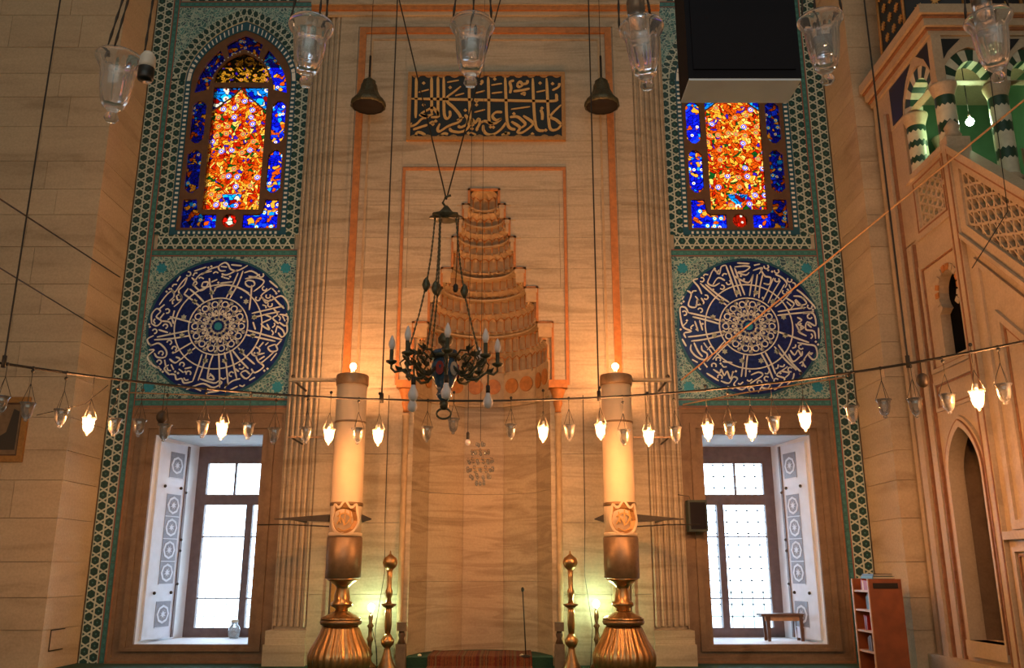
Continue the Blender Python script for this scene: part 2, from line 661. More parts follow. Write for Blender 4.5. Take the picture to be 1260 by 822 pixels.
def clip(poly, x0, x1, y0, y1):
    for ax, lim, sg in ((0, x0, 1), (0, x1, -1), (1, y0, 1), (1, y1, -1)):
        out = []
        for i in range(len(poly)):
            a, b = poly[i - 1], poly[i]
            ia, ib = (a[ax] - lim) * sg >= 0, (b[ax] - lim) * sg >= 0
            if ia != ib:
                t = (lim - a[ax]) / (b[ax] - a[ax])
                out.append((a[0] + (b[0] - a[0]) * t, a[1] + (b[1] - a[1]) * t))
            if ib:
                out.append(b)
        poly = out
        if not poly:
            return []
    return poly


def area(p):
    return abs(sum(p[i - 1][0] * p[i][1] - p[i][0] * p[i - 1][1] for i in range(len(p)))) / 2


def kagome(x0, x1, y0, y1, a, hs=.78, ts=.5, ox=0.0, oy=0.0, rot=False):
    """hexagons and triangles of a star lattice inside a rectangle"""
    hexes, tris = [], []
    if rot:
        h, t = kagome(y0, y1, x0, x1, a, hs, ts, oy, ox)
        return [[(q[1], q[0]) for q in p] for p in h], [[(q[1], q[0]) for q in p] for p in t]
    dx = math.sqrt(3) * a
    for i in range(int((x0 - ox) / dx) - 2, int((x1 - ox) / dx) + 3):
        for j in range(int((y0 - oy) / (2 * a)) - 2, int((y1 - oy) / (2 * a)) + 3):
            c = (ox + i * dx, oy + 2 * a * j + (a if i % 2 else 0))
            p = clip([(c[0] + a * hs * math.cos(PI / 6 + PI / 3 * k), c[1] + a * hs * math.sin(PI / 6 + PI / 3 * k)) for k in range(6)], x0, x1, y0, y1)
            if len(p) > 2 and area(p) > a * a * .04:
                hexes.append(p)
            for f in (0, PI / 3):
                t = (c[0] + 2 * a / math.sqrt(3) * math.cos(f), c[1] + 2 * a / math.sqrt(3) * math.sin(f))
                p = clip([(t[0] + a * ts / math.sqrt(3) * math.cos(f + 2 * PI / 3 * k), t[1] + a * ts / math.sqrt(3) * math.sin(f + 2 * PI / 3 * k)) for k in range(3)], x0, x1, y0, y1)
                if len(p) > 2 and area(p) > a * a * .015:
                    tris.append(p)
    return hexes, tris

# ------------------------------------------------------------------ the hall shell
YW = 16.0                       # face of the tiled qibla wall
struct(MB().box(-16, 16, -14, 17.9, -.3, 0).build('floor', 'carpet_green'), 'dark green carpeted floor of the hall')
struct(MB().box(-16, 16, -14, 17.9, 20, 20.4).build('ceiling', 'hall_plaster'))
struct(MB().box(-16.4, -16, -14, 17.9, -.3, 20.4).build('wall_left', 'hall_plaster'))
struct(MB().box(16, 16.4, -14, 17.9, -.3, 20.4).build('wall_right', 'hall_plaster'))
struct(MB().box(-16.4, 16.4, -14.4, -14, -.3, 20.4).build('wall_back', 'hall_plaster'))
struct(MB().box(-40, 40, 17.95, 90, -.6, -.4).build('ground_courtyard', 'courtyard_stone'), 'pale courtyard ground outside the windows')

wall = struct(MB().plate(rect(-6.95, 6.95, 0, 20),
                         [rect(4.0, 6.04, .2, 4.06), rect(-6.04, -4.0, .2, 4.06), rect(3.88, 6.22, 7.85, 12.75), rect(-6.22, -3.88, 7.85, 12.75),
                          rect(-1.32, 1.32, .002, 8.8)], FX(16.05), -1.85, 0).build('wall_qibla', 'hall_plaster'), 'tiled and marble clad prayer wall')
back = MB().box(-1.5, 1.5, 17.2, 17.9, 0, 9).build('niche_backing', 'hall_plaster', wall)

# piers of ashlar on both sides of the tiled wall
for s, nm in ((-1, 'wall_left_pier'), (1, 'wall_right_pier')):
    x0, x1 = (-16, -9.6) if s < 0 else (9.6, 16)
    pier = struct(MB().box(x0, x1, 14.7, 17.9, 0, 20).box(min(s * 6.99, s * 9.7), max(s * 6.99, s * 9.7), 14.74, 17.9, 0, 20).build(nm, 'limestone'),
                  'pier of warm limestone ashlar beside the tiled wall')
    z, k = 0.0, 0
    meshes = {}
    while z < 14.2:
        h = (.62, .5, .56, .7)[k % 4]
        u = 6.95
        first = (1.25, .8, 1.05)[k % 3]
        for wd in (first, 1.35, 1.35):
            if u > 9.5:
                break
            w_ = min(wd, 9.6 - u)
            key = (round(w_, 3), h)
            if key not in meshes:
                g = .004
                mb = MB().box(-w_ / 2 + g, w_ / 2 - g, 0, 1.3, g, h - g)
                meshes[key] = mb.mesh('stone_block', 'limestone')
            obj('stone_block', meshes[key], pier, (s * (u + w_ / 2), 14.7 + random.uniform(0, .005), z))
            u += wd
        z += h
        k += 1

# ------------------------------------------------------------------ tilework
TA = .0953


def lattice_tile(w, h, a=TA, ox=0.0, oy=0.0, rot=False, name='tile'):
    hx, tr = kagome(0, w, 0, h, a, .80, .56, ox, oy, rot)
    mb = MB().box(.001, w - .001, 0, .05, .001, h - .001)
    mb.mi = 1
    mp = FX(0)
    for p in hx:
        mb.flat(p, mp, .0015)
    for p in tr:
        mb.flat(p, mp, .0015)
    mb.mi = 2
    for p in hx:                      # small pale eye in each hexagon
        if len(p) == 6 and area(p) > a * a * 1.4:
            c = (sum(q[0] for q in p) / 6, sum(q[1] for q in p) / 6)
            mb.flat([(c[0] + (q[0] - c[0]) * .22, c[1] + (q[1] - c[1]) * .22) for q in p], mp, .0025)
    return mb.mesh(name, ['glaze_pale', 'glaze_darkgreen', 'glaze_teal'])


lt_outer = lattice_tile(.33, 4 * TA, ox=.0825)
lt_side = lattice_tile(.27, 4 * TA, ox=.0525)
lt_bottom = lattice_tile(4 * TA, .30, ox=.06, rot=True)


def teal_piece(w, h, vertical):
    mb = MB().box(.001, w - .001, 0, .05, .001, h - .001)
    mp = FX(0)
    mb.mi = 1
    if vertical:
        n = max(1, int(h / .13))
        for e in (.006, w - .022):
            mb.flat(rect(e, e + .016, 0, h), mp, .0015)
        mb.mi = 2
        for i in range(n):
            c = (i + .5) * h / n
            mb.flat(rect(w / 2 - .022, w / 2 + .022, c - .035, c + .035), mp, .0015)
    else:
        n = max(1, int(w / .13))
        for e in (.006, h - .022):
            mb.flat(rect(0, w, e, e + .016), mp, .0015)
        mb.mi = 2
        for i in range(n):
            c = (i + .5) * w / n
            mb.flat(rect(c - .035, c + .035, h / 2 - .022, h / 2 + .022), mp, .0015)
    return mb.mesh('band_tile', ['glaze_teal', 'tile_red', 'glaze_aqua'])


tv = teal_piece(.14, .56, True)
th_ = teal_piece(.568, .15, False)
fl_tile = MB().box(.001, .4733 - .001, 0, .05, .001, .465 - .001).mesh('tile', 'glaze_floral')


def archpt(hw, zs, za, t):
    """right half of a pointed arch, t 0 at the springing, 1 at the apex"""
    return hw * (1 - t), zs + (za - zs) * (.74 * math.sqrt(max(0, 1 - (1 - t) ** 2)) + .26 * t)


def arch_outline(hw, z0, zs, za, n=14):
    r = [archpt(hw, zs, za, (i / n) ** 1.6) for i in range(n + 1)]
    return [(-hw, z0), (hw, z0)] + r + [(-x, z) for x, z in reversed(r[:-1])]


WC = 5.04                           # axis of each side bay
for s in (-1, 1):
    lo = lambda u0, u1: min(s * u0, s * u1)
    z = 0.0
    for i in range(37):
        obj('tile', lt_outer, wall, (lo(6.60, 6.93), YW, i * 4 * TA))
    for i in range(25):
        obj('band_tile', tv, wall, (lo(6.46, 6.60), YW, i * .56))
    for zz in (4.47, 7.43, 13.0):
        for i in range(5):
            obj('band_tile', th_, wall, (lo(3.62, 6.46) + i * .568, YW, zz))
    for i in range(6):
        for j in range(6):
            obj('tile', fl_tile, wall, (lo(3.62, 6.46) + i * .4733, YW + .002 * random.random(), 4.63 + j * .4665))
    for i in range(7):
        obj('tile', lt_bottom, wall, (lo(3.62, 6.46) + .085 + i * 4 * TA, YW, 7.585))
    for i in range(9):
        for u0, u1 in ((3.62, 3.89), (6.19, 6.46)):
            obj('tile', lt_side, wall, (lo(u0, u1), YW, 7.885 + i * 4 * TA))
    for i in range(6):
        obj('tile', lt_bottom, wall, (lo(3.62, 6.46) + .2 + i * 4 * TA, YW, 13.16))
    # arched lattice band, dentil border and floral spandrel
    zs = 11.28
    cx = s * WC
    nseg = 7
    for sd in (-1, 1):
        for q in range(nseg):
            t0, t1 = (q / nseg) ** 1.5, ((q + 1) / nseg) ** 1.5

            def pm(a, w_, t0=t0, t1=t1, sd=sd):
                t = t0 + (t1 - t0) * a
                i_, o_ = archpt(1.15, zs, 12.68, t), archpt(1.42, zs, 12.98, t)
                return (sd * (i_[0] + (o_[0] - i_[0]) * w_), i_[1] + (o_[1] - i_[1]) * w_)
            mb = MB()
            mp = FX(YW, cx)
            outline = [pm(i / 6, 0) for i in range(7)] + [pm(1 - i / 6, 1) for i in range(7)]
            mb.plate(outline, [], mp, -.05, 0)
            mb.mi = 1
            hx, tr = kagome(0, .40, 0, .27, TA, .8, .56, .03, .04, True)
            for p in hx + tr:
                mb.flat([pm(x / .40, y / .27) for x, y in p], mp, .0015)
            mb.build('tile', ['glaze_pale', 'glaze_darkgreen'], wall)
        sp = [(sd * archpt(1.42, zs, 12.98, (i / 14) ** 1.6)[0], archpt(1.42, zs, 12.98, (i / 14) ** 1.6)[1]) for i in range(15)]
        sp = [(sd * 1.421, zs)] + sp[1:] + [(0, 13.0), (sd * 1.421, 13.0)]
        for gx in range(3):
            for gz in range(4):
                xa, xb = sorted((sd * gx * .474, sd * (gx + 1) * .474))
                c = clip(sp, xa, xb, zs + gz * .43, zs + (gz + 1) * .43)
                if len(c) > 2 and area(c) > .004:
                    MB().plate(c, [], FX(YW, cx), -.05, 0).build('tile', 'glaze_floral', wall)

    # the pointed stained glass window
    win = struct(obj('window_3' if s < 0 else 'window_4', None, None, (cx, 16.1, 7.98)),
                 'pointed stained glass window with orange centre panel' + (' beside the plain pier' if s < 0 else ' behind the hanging black loudspeaker'))
    mp = FX(16.1, cx)
    # dentil border
    do, di = arch_outline(1.15, 7.89, zs, 12.68), arch_outline(1.03, 7.99, zs, 12.48)
    mb = MB().ring(do, di, mp, -.05, .07)
    mb.mi = 1
    for zz in [8.06 + i * .1 for i in range(32)]:
        for sg in (-1, 1):
            mb.flat(rect(min(sg * 1.05, sg * 1.115), max(sg * 1.05, sg * 1.115), zz, zz + .045), mp, .0715)
    for xx in [-.98 + i * .1 for i in range(20)]:
        mb.flat(rect(xx, xx + .045, 7.915, 7.965), mp, .0715)
    for sg in (-1, 1):
        for k in range(16):
            t = (k / 16) ** 1.4
            a_, b_ = archpt(1.05, zs, 12.5, t), archpt(1.12, zs, 12.64, t)
            t2 = t + .018
            c_, d_ = archpt(1.05, zs, 12.5, t2), archpt(1.12, zs, 12.64, t2)
            mb.flat([(sg * a_[0], a_[1]), (sg * b_[0], b_[1]), (sg * d_[0], d_[1]), (sg * c_[0], c_[1])], mp, .0715)
    mb.build('dentil_border', ['glaze_blueline', 'glaze_white'], win)

    def cart(u0, u1, z0, z1):
        c, k = (u1 - u0), (u1 - u0) * .36
        return [(u0 + k, z0), (u1 - k, z0), (u1, z0 + k), (u1, z1 - k), (u1 - k, z1), (u0 + k, z1), (u0, z1 - k), (u0, z0 + k)]

    def flip(p):
        return [(-x, z) for x, z in reversed(p)]
    holes = []          # (outline, glass)
    central = [(-.56, 8.44), (.56, 8.44), (.56, 11.16), (-.56, 11.16)]
    tym = arch_outline(.56, 11.26, 11.34, 11.94, 8)
    rose = circle(0, 8.205, .15, 12)
    lcorner = [(.26, 8.05), (.95, 8.05), (.95, 8.66), (.68, 8.66), (.64, 8.40), (.56, 8.34), (.26, 8.34)]
    shoulder = [archpt(.95, 11.02, 12.36, (i / 8 * .56) ** 1.3) for i in range(9)] + [archpt(.66, 11.1, 12.04, ((8 - i) / 8 * .52) ** 1.3) for i in range(9)]
    crown = [archpt(.95, 11.02, 12.36, .60 + .40 * i / 5) for i in range(6)]
    crown_i = [archpt(.66, 11.1, 12.04, .54 + .46 * i / 5) for i in range(6)]
    crown_p = crown + [(-x, z) for x, z in reversed(crown[:-1])] + [(-x, z) for x, z in crown_i[:-1]] + list(reversed(crown_i))
    sides = [cart(.67, .955, 8.80, 9.74), cart(.67, .955, 9.88, 10.84)]
    pieces = [(tym, 'glass_tympanum'), (rose, 'glass_rose'), (crown_p, 'glass_blue')]
    for p in sides + [lcorner, shoulder]:
        pieces += [(p, 'glass_blue'), (flip(p), 'glass_blue')]
    outer = arch_outline(1.035, 7.985, zs, 12.49)
    MB().plate(outer, [central] + [p for p, g in pieces], mp, -.03, .05).build('plaster_frame', 'plaster_brown', win)
    for p, g in pieces:
        MB().plate(p, [], mp, 0, .008).build('pane', g, win)
    point = [(.56, 10.62), (.40, 10.74), (.30, 10.84), (.16, 10.94), (0, 11.12)]
    top = point + [(-x, z) for x, z in reversed(point[:-1])]
    vase = [(-.08, 8.5), (.08, 8.5), (.05, 8.58), (.15, 8.66), (.2, 8.78), (-.2, 8.78), (-.15, 8.66), (-.05, 8.58)]
    MB().plate([(-.56, 8.44), (.56, 8.44)] + top, [vase], mp, 0, .008).build('pane', 'glass_orange', win)
    MB().plate(list(reversed(point)) + [(.56, 11.16), (0, 11.16)], [], mp, 0, .008).build('pane', 'glass_cyan', win)
    MB().plate([(-x, z) for x, z in point] + [(0, 11.16), (-.56, 11.16)], [], mp, 0, .008).build('pane', 'glass_cyan', win)
    # the small turquoise vase at the foot of the centre panel
    MB().plate(vase, [], mp, 0, .008).build('vase_pane', 'glass_cyan', win)
    MB().ribbon(top, .03, mp, .008, .02).build('lead_line', 'plaster_brown', win)
    # dotted white arch over the tympanum
    mb = MB()
    for sg in (-1, 1):
        for k in range(9):
            q = archpt(.60, 11.36, 12.0, (k / 9) ** 1.3)
            mb.plate(circle(sg * q[0], q[1], .014, 6), [], mp, .05, .056)
    mb.build('bead_row', 'glaze_white', win)

# ------------------------------------------------------------------ lower windows with deep reveals
def hexa(mb, p):
    b = len(mb.v)
    mb.v += p
    for q in ((0, 3, 2, 1), (4, 5, 6, 7), (0, 1, 5, 4), (1, 2, 6, 5), (2, 3, 7, 6), (3, 0, 4, 7)):
        mb.face([b + i for i in q])
    return mb


for s in (-1, 1):
    X = lambda u: s * u
    win = struct(obj('window_1' if s < 0 else 'window_2', None, None, (s * 5.01, 16.9, .31)),
                 'deep bright window in a brown stone frame ' + ('with a glass jar on its sill' if s < 0 else 'with a little bench on its sill'))

    def bx(mb, u0, u1, y0, y1, z0, z1):
        return mb.box(min(s * u0, s * u1), max(s * u0, s * u1), y0, y1, z0, z1)
    # stone surround: four members, each stepped in three mouldings
    steps = ((3.56, 6.46, 0.0, 4.46, 15.93), (3.66, 6.36, .10, 4.35, 15.955), (3.80, 6.22, .20, 4.16, 15.90), (3.90, 6.12, .25, 4.06, 15.94))
    inn = (4.02, 6.0, .31, 3.95)
    for side in range(4):
        mb = MB()
        for k, (u0, u1, z0, z1, y) in enumerate(steps):
            a = steps[k + 1][:4] if k < 3 else inn
            if side == 0:
                bx(mb, u0, a[0], y, 16.05, z0, z1)
            elif side == 1:
                bx(mb, a[1], u1, y, 16.05, z0, z1)
            elif side == 2:
                bx(mb, a[0], a[1], y, 16.05, a[3], z1)
            else:
                bx(mb, a[0], a[1], y, 16.05, z0, a[2])
        mb.build(('jamb', 'jamb', 'lintel', 'sill_stone')[side], 'frame_stone', win)
    # rust coloured line round the frame
    mb = MB()
    for k in range(4):
        u0, u1, z0, z1 = 3.575, 6.445, .02, 4.44
        bx(mb, *((u0, u0 + .02), (u1 - .02, u1), (u0, u1), (u0, u1))[k], 15.925, 15.94, *((z0, z1), (z0, z1), (z1 - .02, z1), (z0, z0 + .02))[k])
    mb.build('edge_line', 'rust_line', win)
    # reveal linings
    hexa(MB(), [(X(6.0), 16.0, .3), (X(6.06), 16.0, .3), (X(6.06), 17.9, .3), (X(5.72), 17.9, .3), (X(6.0), 16.0, 3.96), (X(6.06), 16.0, 3.96), (X(6.06), 17.9, 3.96), (X(5.72), 17.9, 3.96)]).build('reveal', 'white_reveal', win)
    hexa(MB(), [(X(3.98), 16.0, .3), (X(4.02), 16.0, .3), (X(4.10), 17.9, .3), (X(3.98), 17.9, .3), (X(3.98), 16.0, 3.96), (X(4.02), 16.0, 3.96), (X(4.10), 17.9, 3.96), (X(3.98), 17.9, 3.96)]).build('reveal', 'white_reveal', win)
    bx(MB(), 4.0, 6.04, 16.0, 17.9, .2, .31).build('sill', 'white_reveal', win)
    bx(MB(), 4.0, 6.04, 16.0, 17.9, 3.95, 4.06).build('soffit', 'white_reveal', win)
    # timber window
    Y0, Y1 = 17.62, 17.74
    for a in ((5.56, 5.76, .31, 3.95), (4.02, 4.14, .31, 3.95), (4.14, 5.56, 3.62, 3.95), (4.14, 5.56, 2.80, 3.0), (4.14, 5.56, .31, .48), (4.60, 4.73, .48, 2.80)):
        bx(MB(), a[0], a[1], Y0, Y1, a[2], a[3]).build('window_bar', 'window_wood', win)
    bx(MB(), 4.985, 5.02, Y0 + .02, Y1 - .02, 3.0, 3.62).build('muntin', 'window_wood', win)
    for z in (2.18, 1.02):
        bx(MB(), 4.73, 5.56, Y0 + .03, Y1 - .03, z - .012, z + .012).build('muntin', 'window_wood', win)
        bx(MB(), 4.14, 4.60, Y0 + .03, Y1 - .03, z - .012, z + .012).build('muntin', 'window_wood', win)
    for a in ((4.14, 4.985, 3.0, 3.62), (5.02, 5.56, 3.0, 3.62), (4.73, 5.56, 2.19, 2.8), (4.73, 5.56, 1.03, 2.17), (4.73, 5.56, .48, 1.01),
              (4.14, 4.60, 2.19, 2.8), (4.14, 4.60, 1.03, 2.17), (4.14, 4.60, .48, 1.01)):
        bx(MB(), a[0], a[1], 17.675, 17.68, a[2], a[3]).build('pane', 'pane_glass', win)
    # iron grille outside: crossing bars with a knot at every crossing
    g = MB()
    gr, kr = (.008, .022) if s > 0 else (.005, .008)
    for i in range(8):
        u = 4.2 + i * .21
        g.tube([(X(u), 17.84, .31), (X(u), 17.84, 3.9)], gr, 5)
    for j in range(16):
        z = .45 + j * .225
        g.tube([(X(4.05), 17.84, z), (X(5.75), 17.84, z)], gr, 5)
        for i in range(8):
            g.ball((X(4.2 + i * .21), 17.84, z), kr, 6)
    g.build('grille', 'iron', win)
    # folded shutter leaning along the outer reveal
    sh = MB()
    ua, ub, ya, yb = 5.94, 5.72, 16.12, 16.98
    dx, dy = (ub - ua), (yb - ya)

    def smap(t, z, d):          # t along the leaf, d out of its face
        l = math.hypot(dx, dy)
        return (X(ua + dx * t + (-dy / l) * d), ya + dy * t + (dx / l) * d, z)
    sh.plate(rect(0, 1, .36, 3.86), [], smap, -.045, 0)
    leaf = sh.build('shutter', 'shutter_wood', win)
    st = MB().plate(rect(.93, 1.0, .36, 3.86), [], smap, .002, .02)
    st.build('edge_strip', 'window_wood', leaf)
    for z0, z1 in ((3.22, 3.70), (1.30, 2.92), (.55, 1.0)):
        p = MB()
        n = max(1, round((z1 - z0) / .42))
        hh = (z1 - z0) / n
        p.plate(rect(.36, .84, z0, z1), [], smap, 0, .006)
        for k in range(n):
            c = z0 + hh * (k + .5)
            p.mi = 1
            p.ring([(.60 + .20 * math.cos(PI / 4 * i), c + .165 * math.sin(PI / 4 * i)) for i in range(8)],
                   [(.60 + .15 * math.cos(PI / 4 * i), c + .125 * math.sin(PI / 4 * i)) for i in range(8)], smap, .006, .012)
            p.plate([(.60 + (.10 if i % 2 else .04) * math.cos(PI / 8 * i), c + (.085 if i % 2 else .035) * math.sin(PI / 8 * i)) for i in range(16)], [], smap, .006, .012)
            p.plate(rect(.36, .84, z0 + hh * k - .008, z0 + hh * k + .008), [], smap, .006, .012)
            p.mi = 0
        p.build('inlay_panel', ['shutter_inlay', 'shutter_wood'], leaf)
    for t, z in ((.25, 3.05), (.8, 3.05), (.25, 1.15), (.8, 1.15), (.98, 2.98), (.97, 2.1), (.97, 1.9), (.98, 1.3)):
        c = smap(t, z, .015)
        MB().ball(c, .03, 8).build('stud', 'iron', leaf)

# ------------------------------------------------------------------ round calligraphy tile medallions
def disc_panel(s, strokes, dots, label, c0, r0):
    t = thing('tile_medallion', (s * WC, YW, 6.02), label, 'tile medallion', 'round calligraphy medallions')
    mp = FX(YW, s * WC, 6.02)
    R = 1.335
    MB().plate(circle(0, 0, R, 64), [], mp, .001, .014).build('disc', 'glaze_navy', t)
    MB().ring(circle(0, 0, R + .03, 64), circle(0, 0, R - .015, 64), mp, .001, .018).build('rim', 'glaze_blueline', t)
    k = R / r0
    T = lambda p: ((p[0] - c0[0]) * k, -(p[1] - c0[1]) * k)
    w = MB()
    for st in strokes:
        w.ribbon([T(p) for p in st], .034, mp, .013, .02, pen=.9)
    for d in dots:
        x, y = T(d)
        w.plate([(x - .026, y), (x, y - .026), (x + .026, y), (x, y + .026)], [], mp, .013, .02)
    occ = [q for st in strokes for q in smooth2([T(p) for p in st])] + [T(d) for d in dots]
    rg = random.Random(5 if s < 0 else 9)
    for _ in range(2600):                  # small vowel signs and knots between the letters
        a, r = rg.uniform(0, 2 * PI), rg.uniform(.90, 1.27)
        c_ = (r * math.cos(a), r * math.sin(a))
        if min((q[0] - c_[0]) ** 2 + (q[1] - c_[1]) ** 2 for q in occ) < .068 ** 2:
            continue
        b_ = a + PI / 2 + rg.uniform(-.5, .5)
        kind = rg.randrange(3)
        if kind == 0:
            pth = [(c_[0] - .06 * math.cos(b_), c_[1] - .06 * math.sin(b_)), c_, (c_[0] + .06 * math.cos(b_), c_[1] + .06 * math.sin(b_))]
        elif kind == 1:
            pth = [(c_[0] + .045 * math.cos(b_ + i * 1.1), c_[1] + .045 * math.sin(b_ + i * 1.1)) for i in range(5)]
        else:
            pth = [(c_[0] - .05 * math.cos(b_), c_[1] - .05 * math.sin(b_)), (c_[0] + .03 * math.cos(a), c_[1] + .03 * math.sin(a)), (c_[0] + .05 * math.cos(b_), c_[1] + .05 * math.sin(b_))]
        w.ribbon(pth, .026, mp, .013, .02)
        occ += smooth2(pth)
    for rr in (.56, .83):
        w.ring(circle(0, 0, rr + .012, 64), circle(0, 0, rr - .012, 64), mp, .013, .021)
    w.build('calligraphy', 'glaze_white', t)
    # rosettes held between the two rings
    g = MB()
    for i in range(12):
        a = 2 * PI * (i + .5) / 12
        cx_, cy_ = .695 * math.cos(a), .695 * math.sin(a)
        g.plate([(cx_ + (.058 if q % 2 else .036) * math.cos(PI / 6 * q), cy_ + (.058 if q % 2 else .036) * math.sin(PI / 6 * q)) for q in range(12)], [], mp, .013, .02)
    g.build('petal_ring', 'glaze_pale', t)
    # woven centre rosette
    g = MB()
    n = 14
    for i in range(n):
        a = 2 * PI * i / n
        for r_, q_, o_ in ((.365, .045, PI / n), (.255, .036, 0), (.50, .036, PI / n)):
            g.ring(circle(r_ * math.cos(a + o_), r_ * math.sin(a + o_), q_, 10), circle(r_ * math.cos(a + o_), r_ * math.sin(a + o_), q_ - .019, 10), mp, .013, .02)
        pt = lambda r, b: (r * math.cos(b), r * math.sin(b))
        g.ring(circle(*pt(.44, a), .070, 14), circle(*pt(.44, a), .046, 14), mp, .013, .02)
        g.ribbon([pt(.12, a), pt(.22, a + .26), pt(.35, a + .26), pt(.52, a + .26)], .022, mp, .013, .02)
        g.ribbon([pt(.12, a), pt(.22, a - .26), pt(.35, a - .2), pt(.40, a)], .022, mp, .013, .02)
        g.plate(circle(*pt(.30, a), .03, 8), [], mp, .013, .02)
        g.plate(circle(*pt(.51, a + PI / n), .026, 8), [], mp, .013, .02)
        if i % 2 == 0:
            g.ring(circle(*pt(.17, a), .055, 12), circle(*pt(.17, a), .036, 12), mp, .013, .02)
    g.build('centre_rosette', 'glaze_white', t)
    MB().plate(circle(0, 0, .075, 20), [], mp, .013, .024).build('boss', 'glaze_turquoise', t)
    for a_ in (-1, 1):
        for b_ in (-1, 1):
            MB().plate([(a_ * 1.2 + (.115 if q % 2 else .085) * math.cos(PI / 8 * q), b_ * 1.17 + (.115 if q % 2 else .085) * math.sin(PI / 8 * q)) for q in range(16)], [], mp, .001, .006).build('corner_star', 'glaze_turquoise', t)


LS = [[(498, 128), (478, 200), (440, 282)], [(474, 140), (452, 205), (424, 275)], [(548, 205), (549, 260), (546, 338)], [(330, 168), (340, 220), (356, 285)],
      [(560, 355), (640, 335), (716, 316)], [(566, 378), (640, 358), (700, 346)], [(545, 442), (630, 466), (722, 492)], [(540, 466), (600, 480), (690, 500)],
      [(478, 545), (525, 600), (566, 640)], [(505, 532), (545, 575), (596, 618)], [(330, 565), (315, 630), (296, 704)], [(352, 565), (340, 630), (322, 700)],
      [(386, 565), (372, 620), (366, 690)], [(412, 560), (422, 640), (432, 735)], [(440, 555), (458, 640), (472, 722)], [(466, 545), (484, 600), (512, 690)],
      [(262, 470), (170, 486), (84, 492)], [(250, 445), (170, 462), (96, 478)], [(262, 402), (200, 385), (150, 372)], [(300, 322), (255, 285), (208, 252)], [(318, 300), (280, 262), (236, 226)],
      [(296, 530), (260, 560), (220, 600)], [(275, 505), (235, 530), (190, 560)],
      # letters round the rim, clockwise from the top
      [(520, 100), (470, 128), (435, 120), (420, 95), (400, 85), (372, 105), (382, 128), (410, 128)], [(372, 105), (330, 120), (290, 150)], [(390, 145), (420, 150), (470, 122)],
      [(505, 140), (540, 130), (575, 150), (560, 162), (528, 158)], [(512, 190), (530, 180), (556, 186), (562, 205), (540, 215), (520, 204), (515, 190)], [(512, 172), (560, 165), (606, 180), (600, 205), (560, 240)],
      [(636, 182), (682, 220)], [(650, 220), (600, 262), (640, 290), (700, 262), (738, 300), (742, 340)], [(606, 268), (628, 300), (650, 280)], [(655, 262), (690, 300), (722, 330)],
      [(700, 360), (742, 372), (736, 420), (700, 400)], [(668, 330), (690, 360), (668, 380), (700, 410)], [(620, 360), (660, 380), (612, 410), (655, 440), (640, 410)], [(570, 400), (585, 440)],
      [(738, 400), (744, 450), (720, 478), (700, 455)], [(690, 420), (720, 440), (735, 470)], [(690, 515), (702, 545), (672, 552), (655, 530), (690, 515)], [(690, 550), (650, 590), (620, 610), (600, 575), (640, 560)],
      [(590, 530), (575, 560), (600, 575), (615, 545), (592, 528)], [(620, 610), (640, 630), (600, 660), (580, 640)], [(700, 560), (672, 600)], [(590, 655), (560, 690), (530, 665), (552, 650), (575, 668)],
      [(530, 690), (495, 700), (470, 720), (455, 738)], [(500, 640), (520, 655)], [(365, 690), (400, 695), (385, 672), (366, 690)], [(425, 700), (440, 712), (400, 735), (350, 715), (300, 730), (268, 745)], [(330, 690), (400, 712), (425, 700)],
      [(296, 704), (255, 712), (240, 690), (215, 694), (205, 670), (180, 668)], [(180, 672), (150, 640), (170, 620)], [(430, 752), (360, 762)], [(250, 640), (285, 632)], [(62, 545), (90, 545), (60, 580), (90, 620), (130, 640)],
      [(80, 470), (50, 490), (70, 520), (110, 510), (150, 548), (148, 580), (110, 582), (92, 560)], [(170, 590), (200, 610), (222, 590), (200, 580)], [(62, 408), (58, 360), (80, 330), (100, 345), (82, 372), (110, 395), (90, 420), (62, 408)],
      [(110, 395), (150, 400), (165, 425)], [(140, 390), (160, 380), (172, 410)], [(100, 440), (150, 455)], [(90, 310), (120, 260), (150, 235), (160, 265), (140, 290)], [(140, 220), (160, 245), (190, 195), (215, 165), (205, 205), (180, 235), (200, 280), (165, 320)],
      [(172, 262), (190, 255), (200, 275), (182, 285), (172, 262)], [(240, 165), (270, 195), (250, 205), (280, 150), (340, 130)], [(300, 190), (325, 190), (318, 215), (296, 212), (300, 190)], [(250, 200), (290, 235), (330, 210)],
      [(360, 220), (420, 205), (480, 218), (540, 250)], [(360, 240), (370, 215)], [(435, 96), (490, 102)], [(388, 195), (450, 188)], [(250, 130), (310, 108)], [(640, 520), (655, 505)], [(482, 748), (520, 728)], [(225, 720), (262, 735)]]
LD = [(435, 160), (335, 105), (320, 112), (378, 192), (520, 620), (688, 238), (676, 250), (55, 425), (50, 412), (120, 632), (132, 645), (144, 655), (205, 655), (220, 662), (660, 640), (645, 650), (160, 460), (185, 558), (590, 560), (605, 560),
      (500, 270), (735, 360), (742, 385), (255, 655), (380, 668), (120, 240), (133, 226), (395, 160), (70, 520), (75, 615)]
disc_panel(-1, LS, LD, 'round navy calligraphy medallion of tiles above the window with the jar', (397, 422), 352)
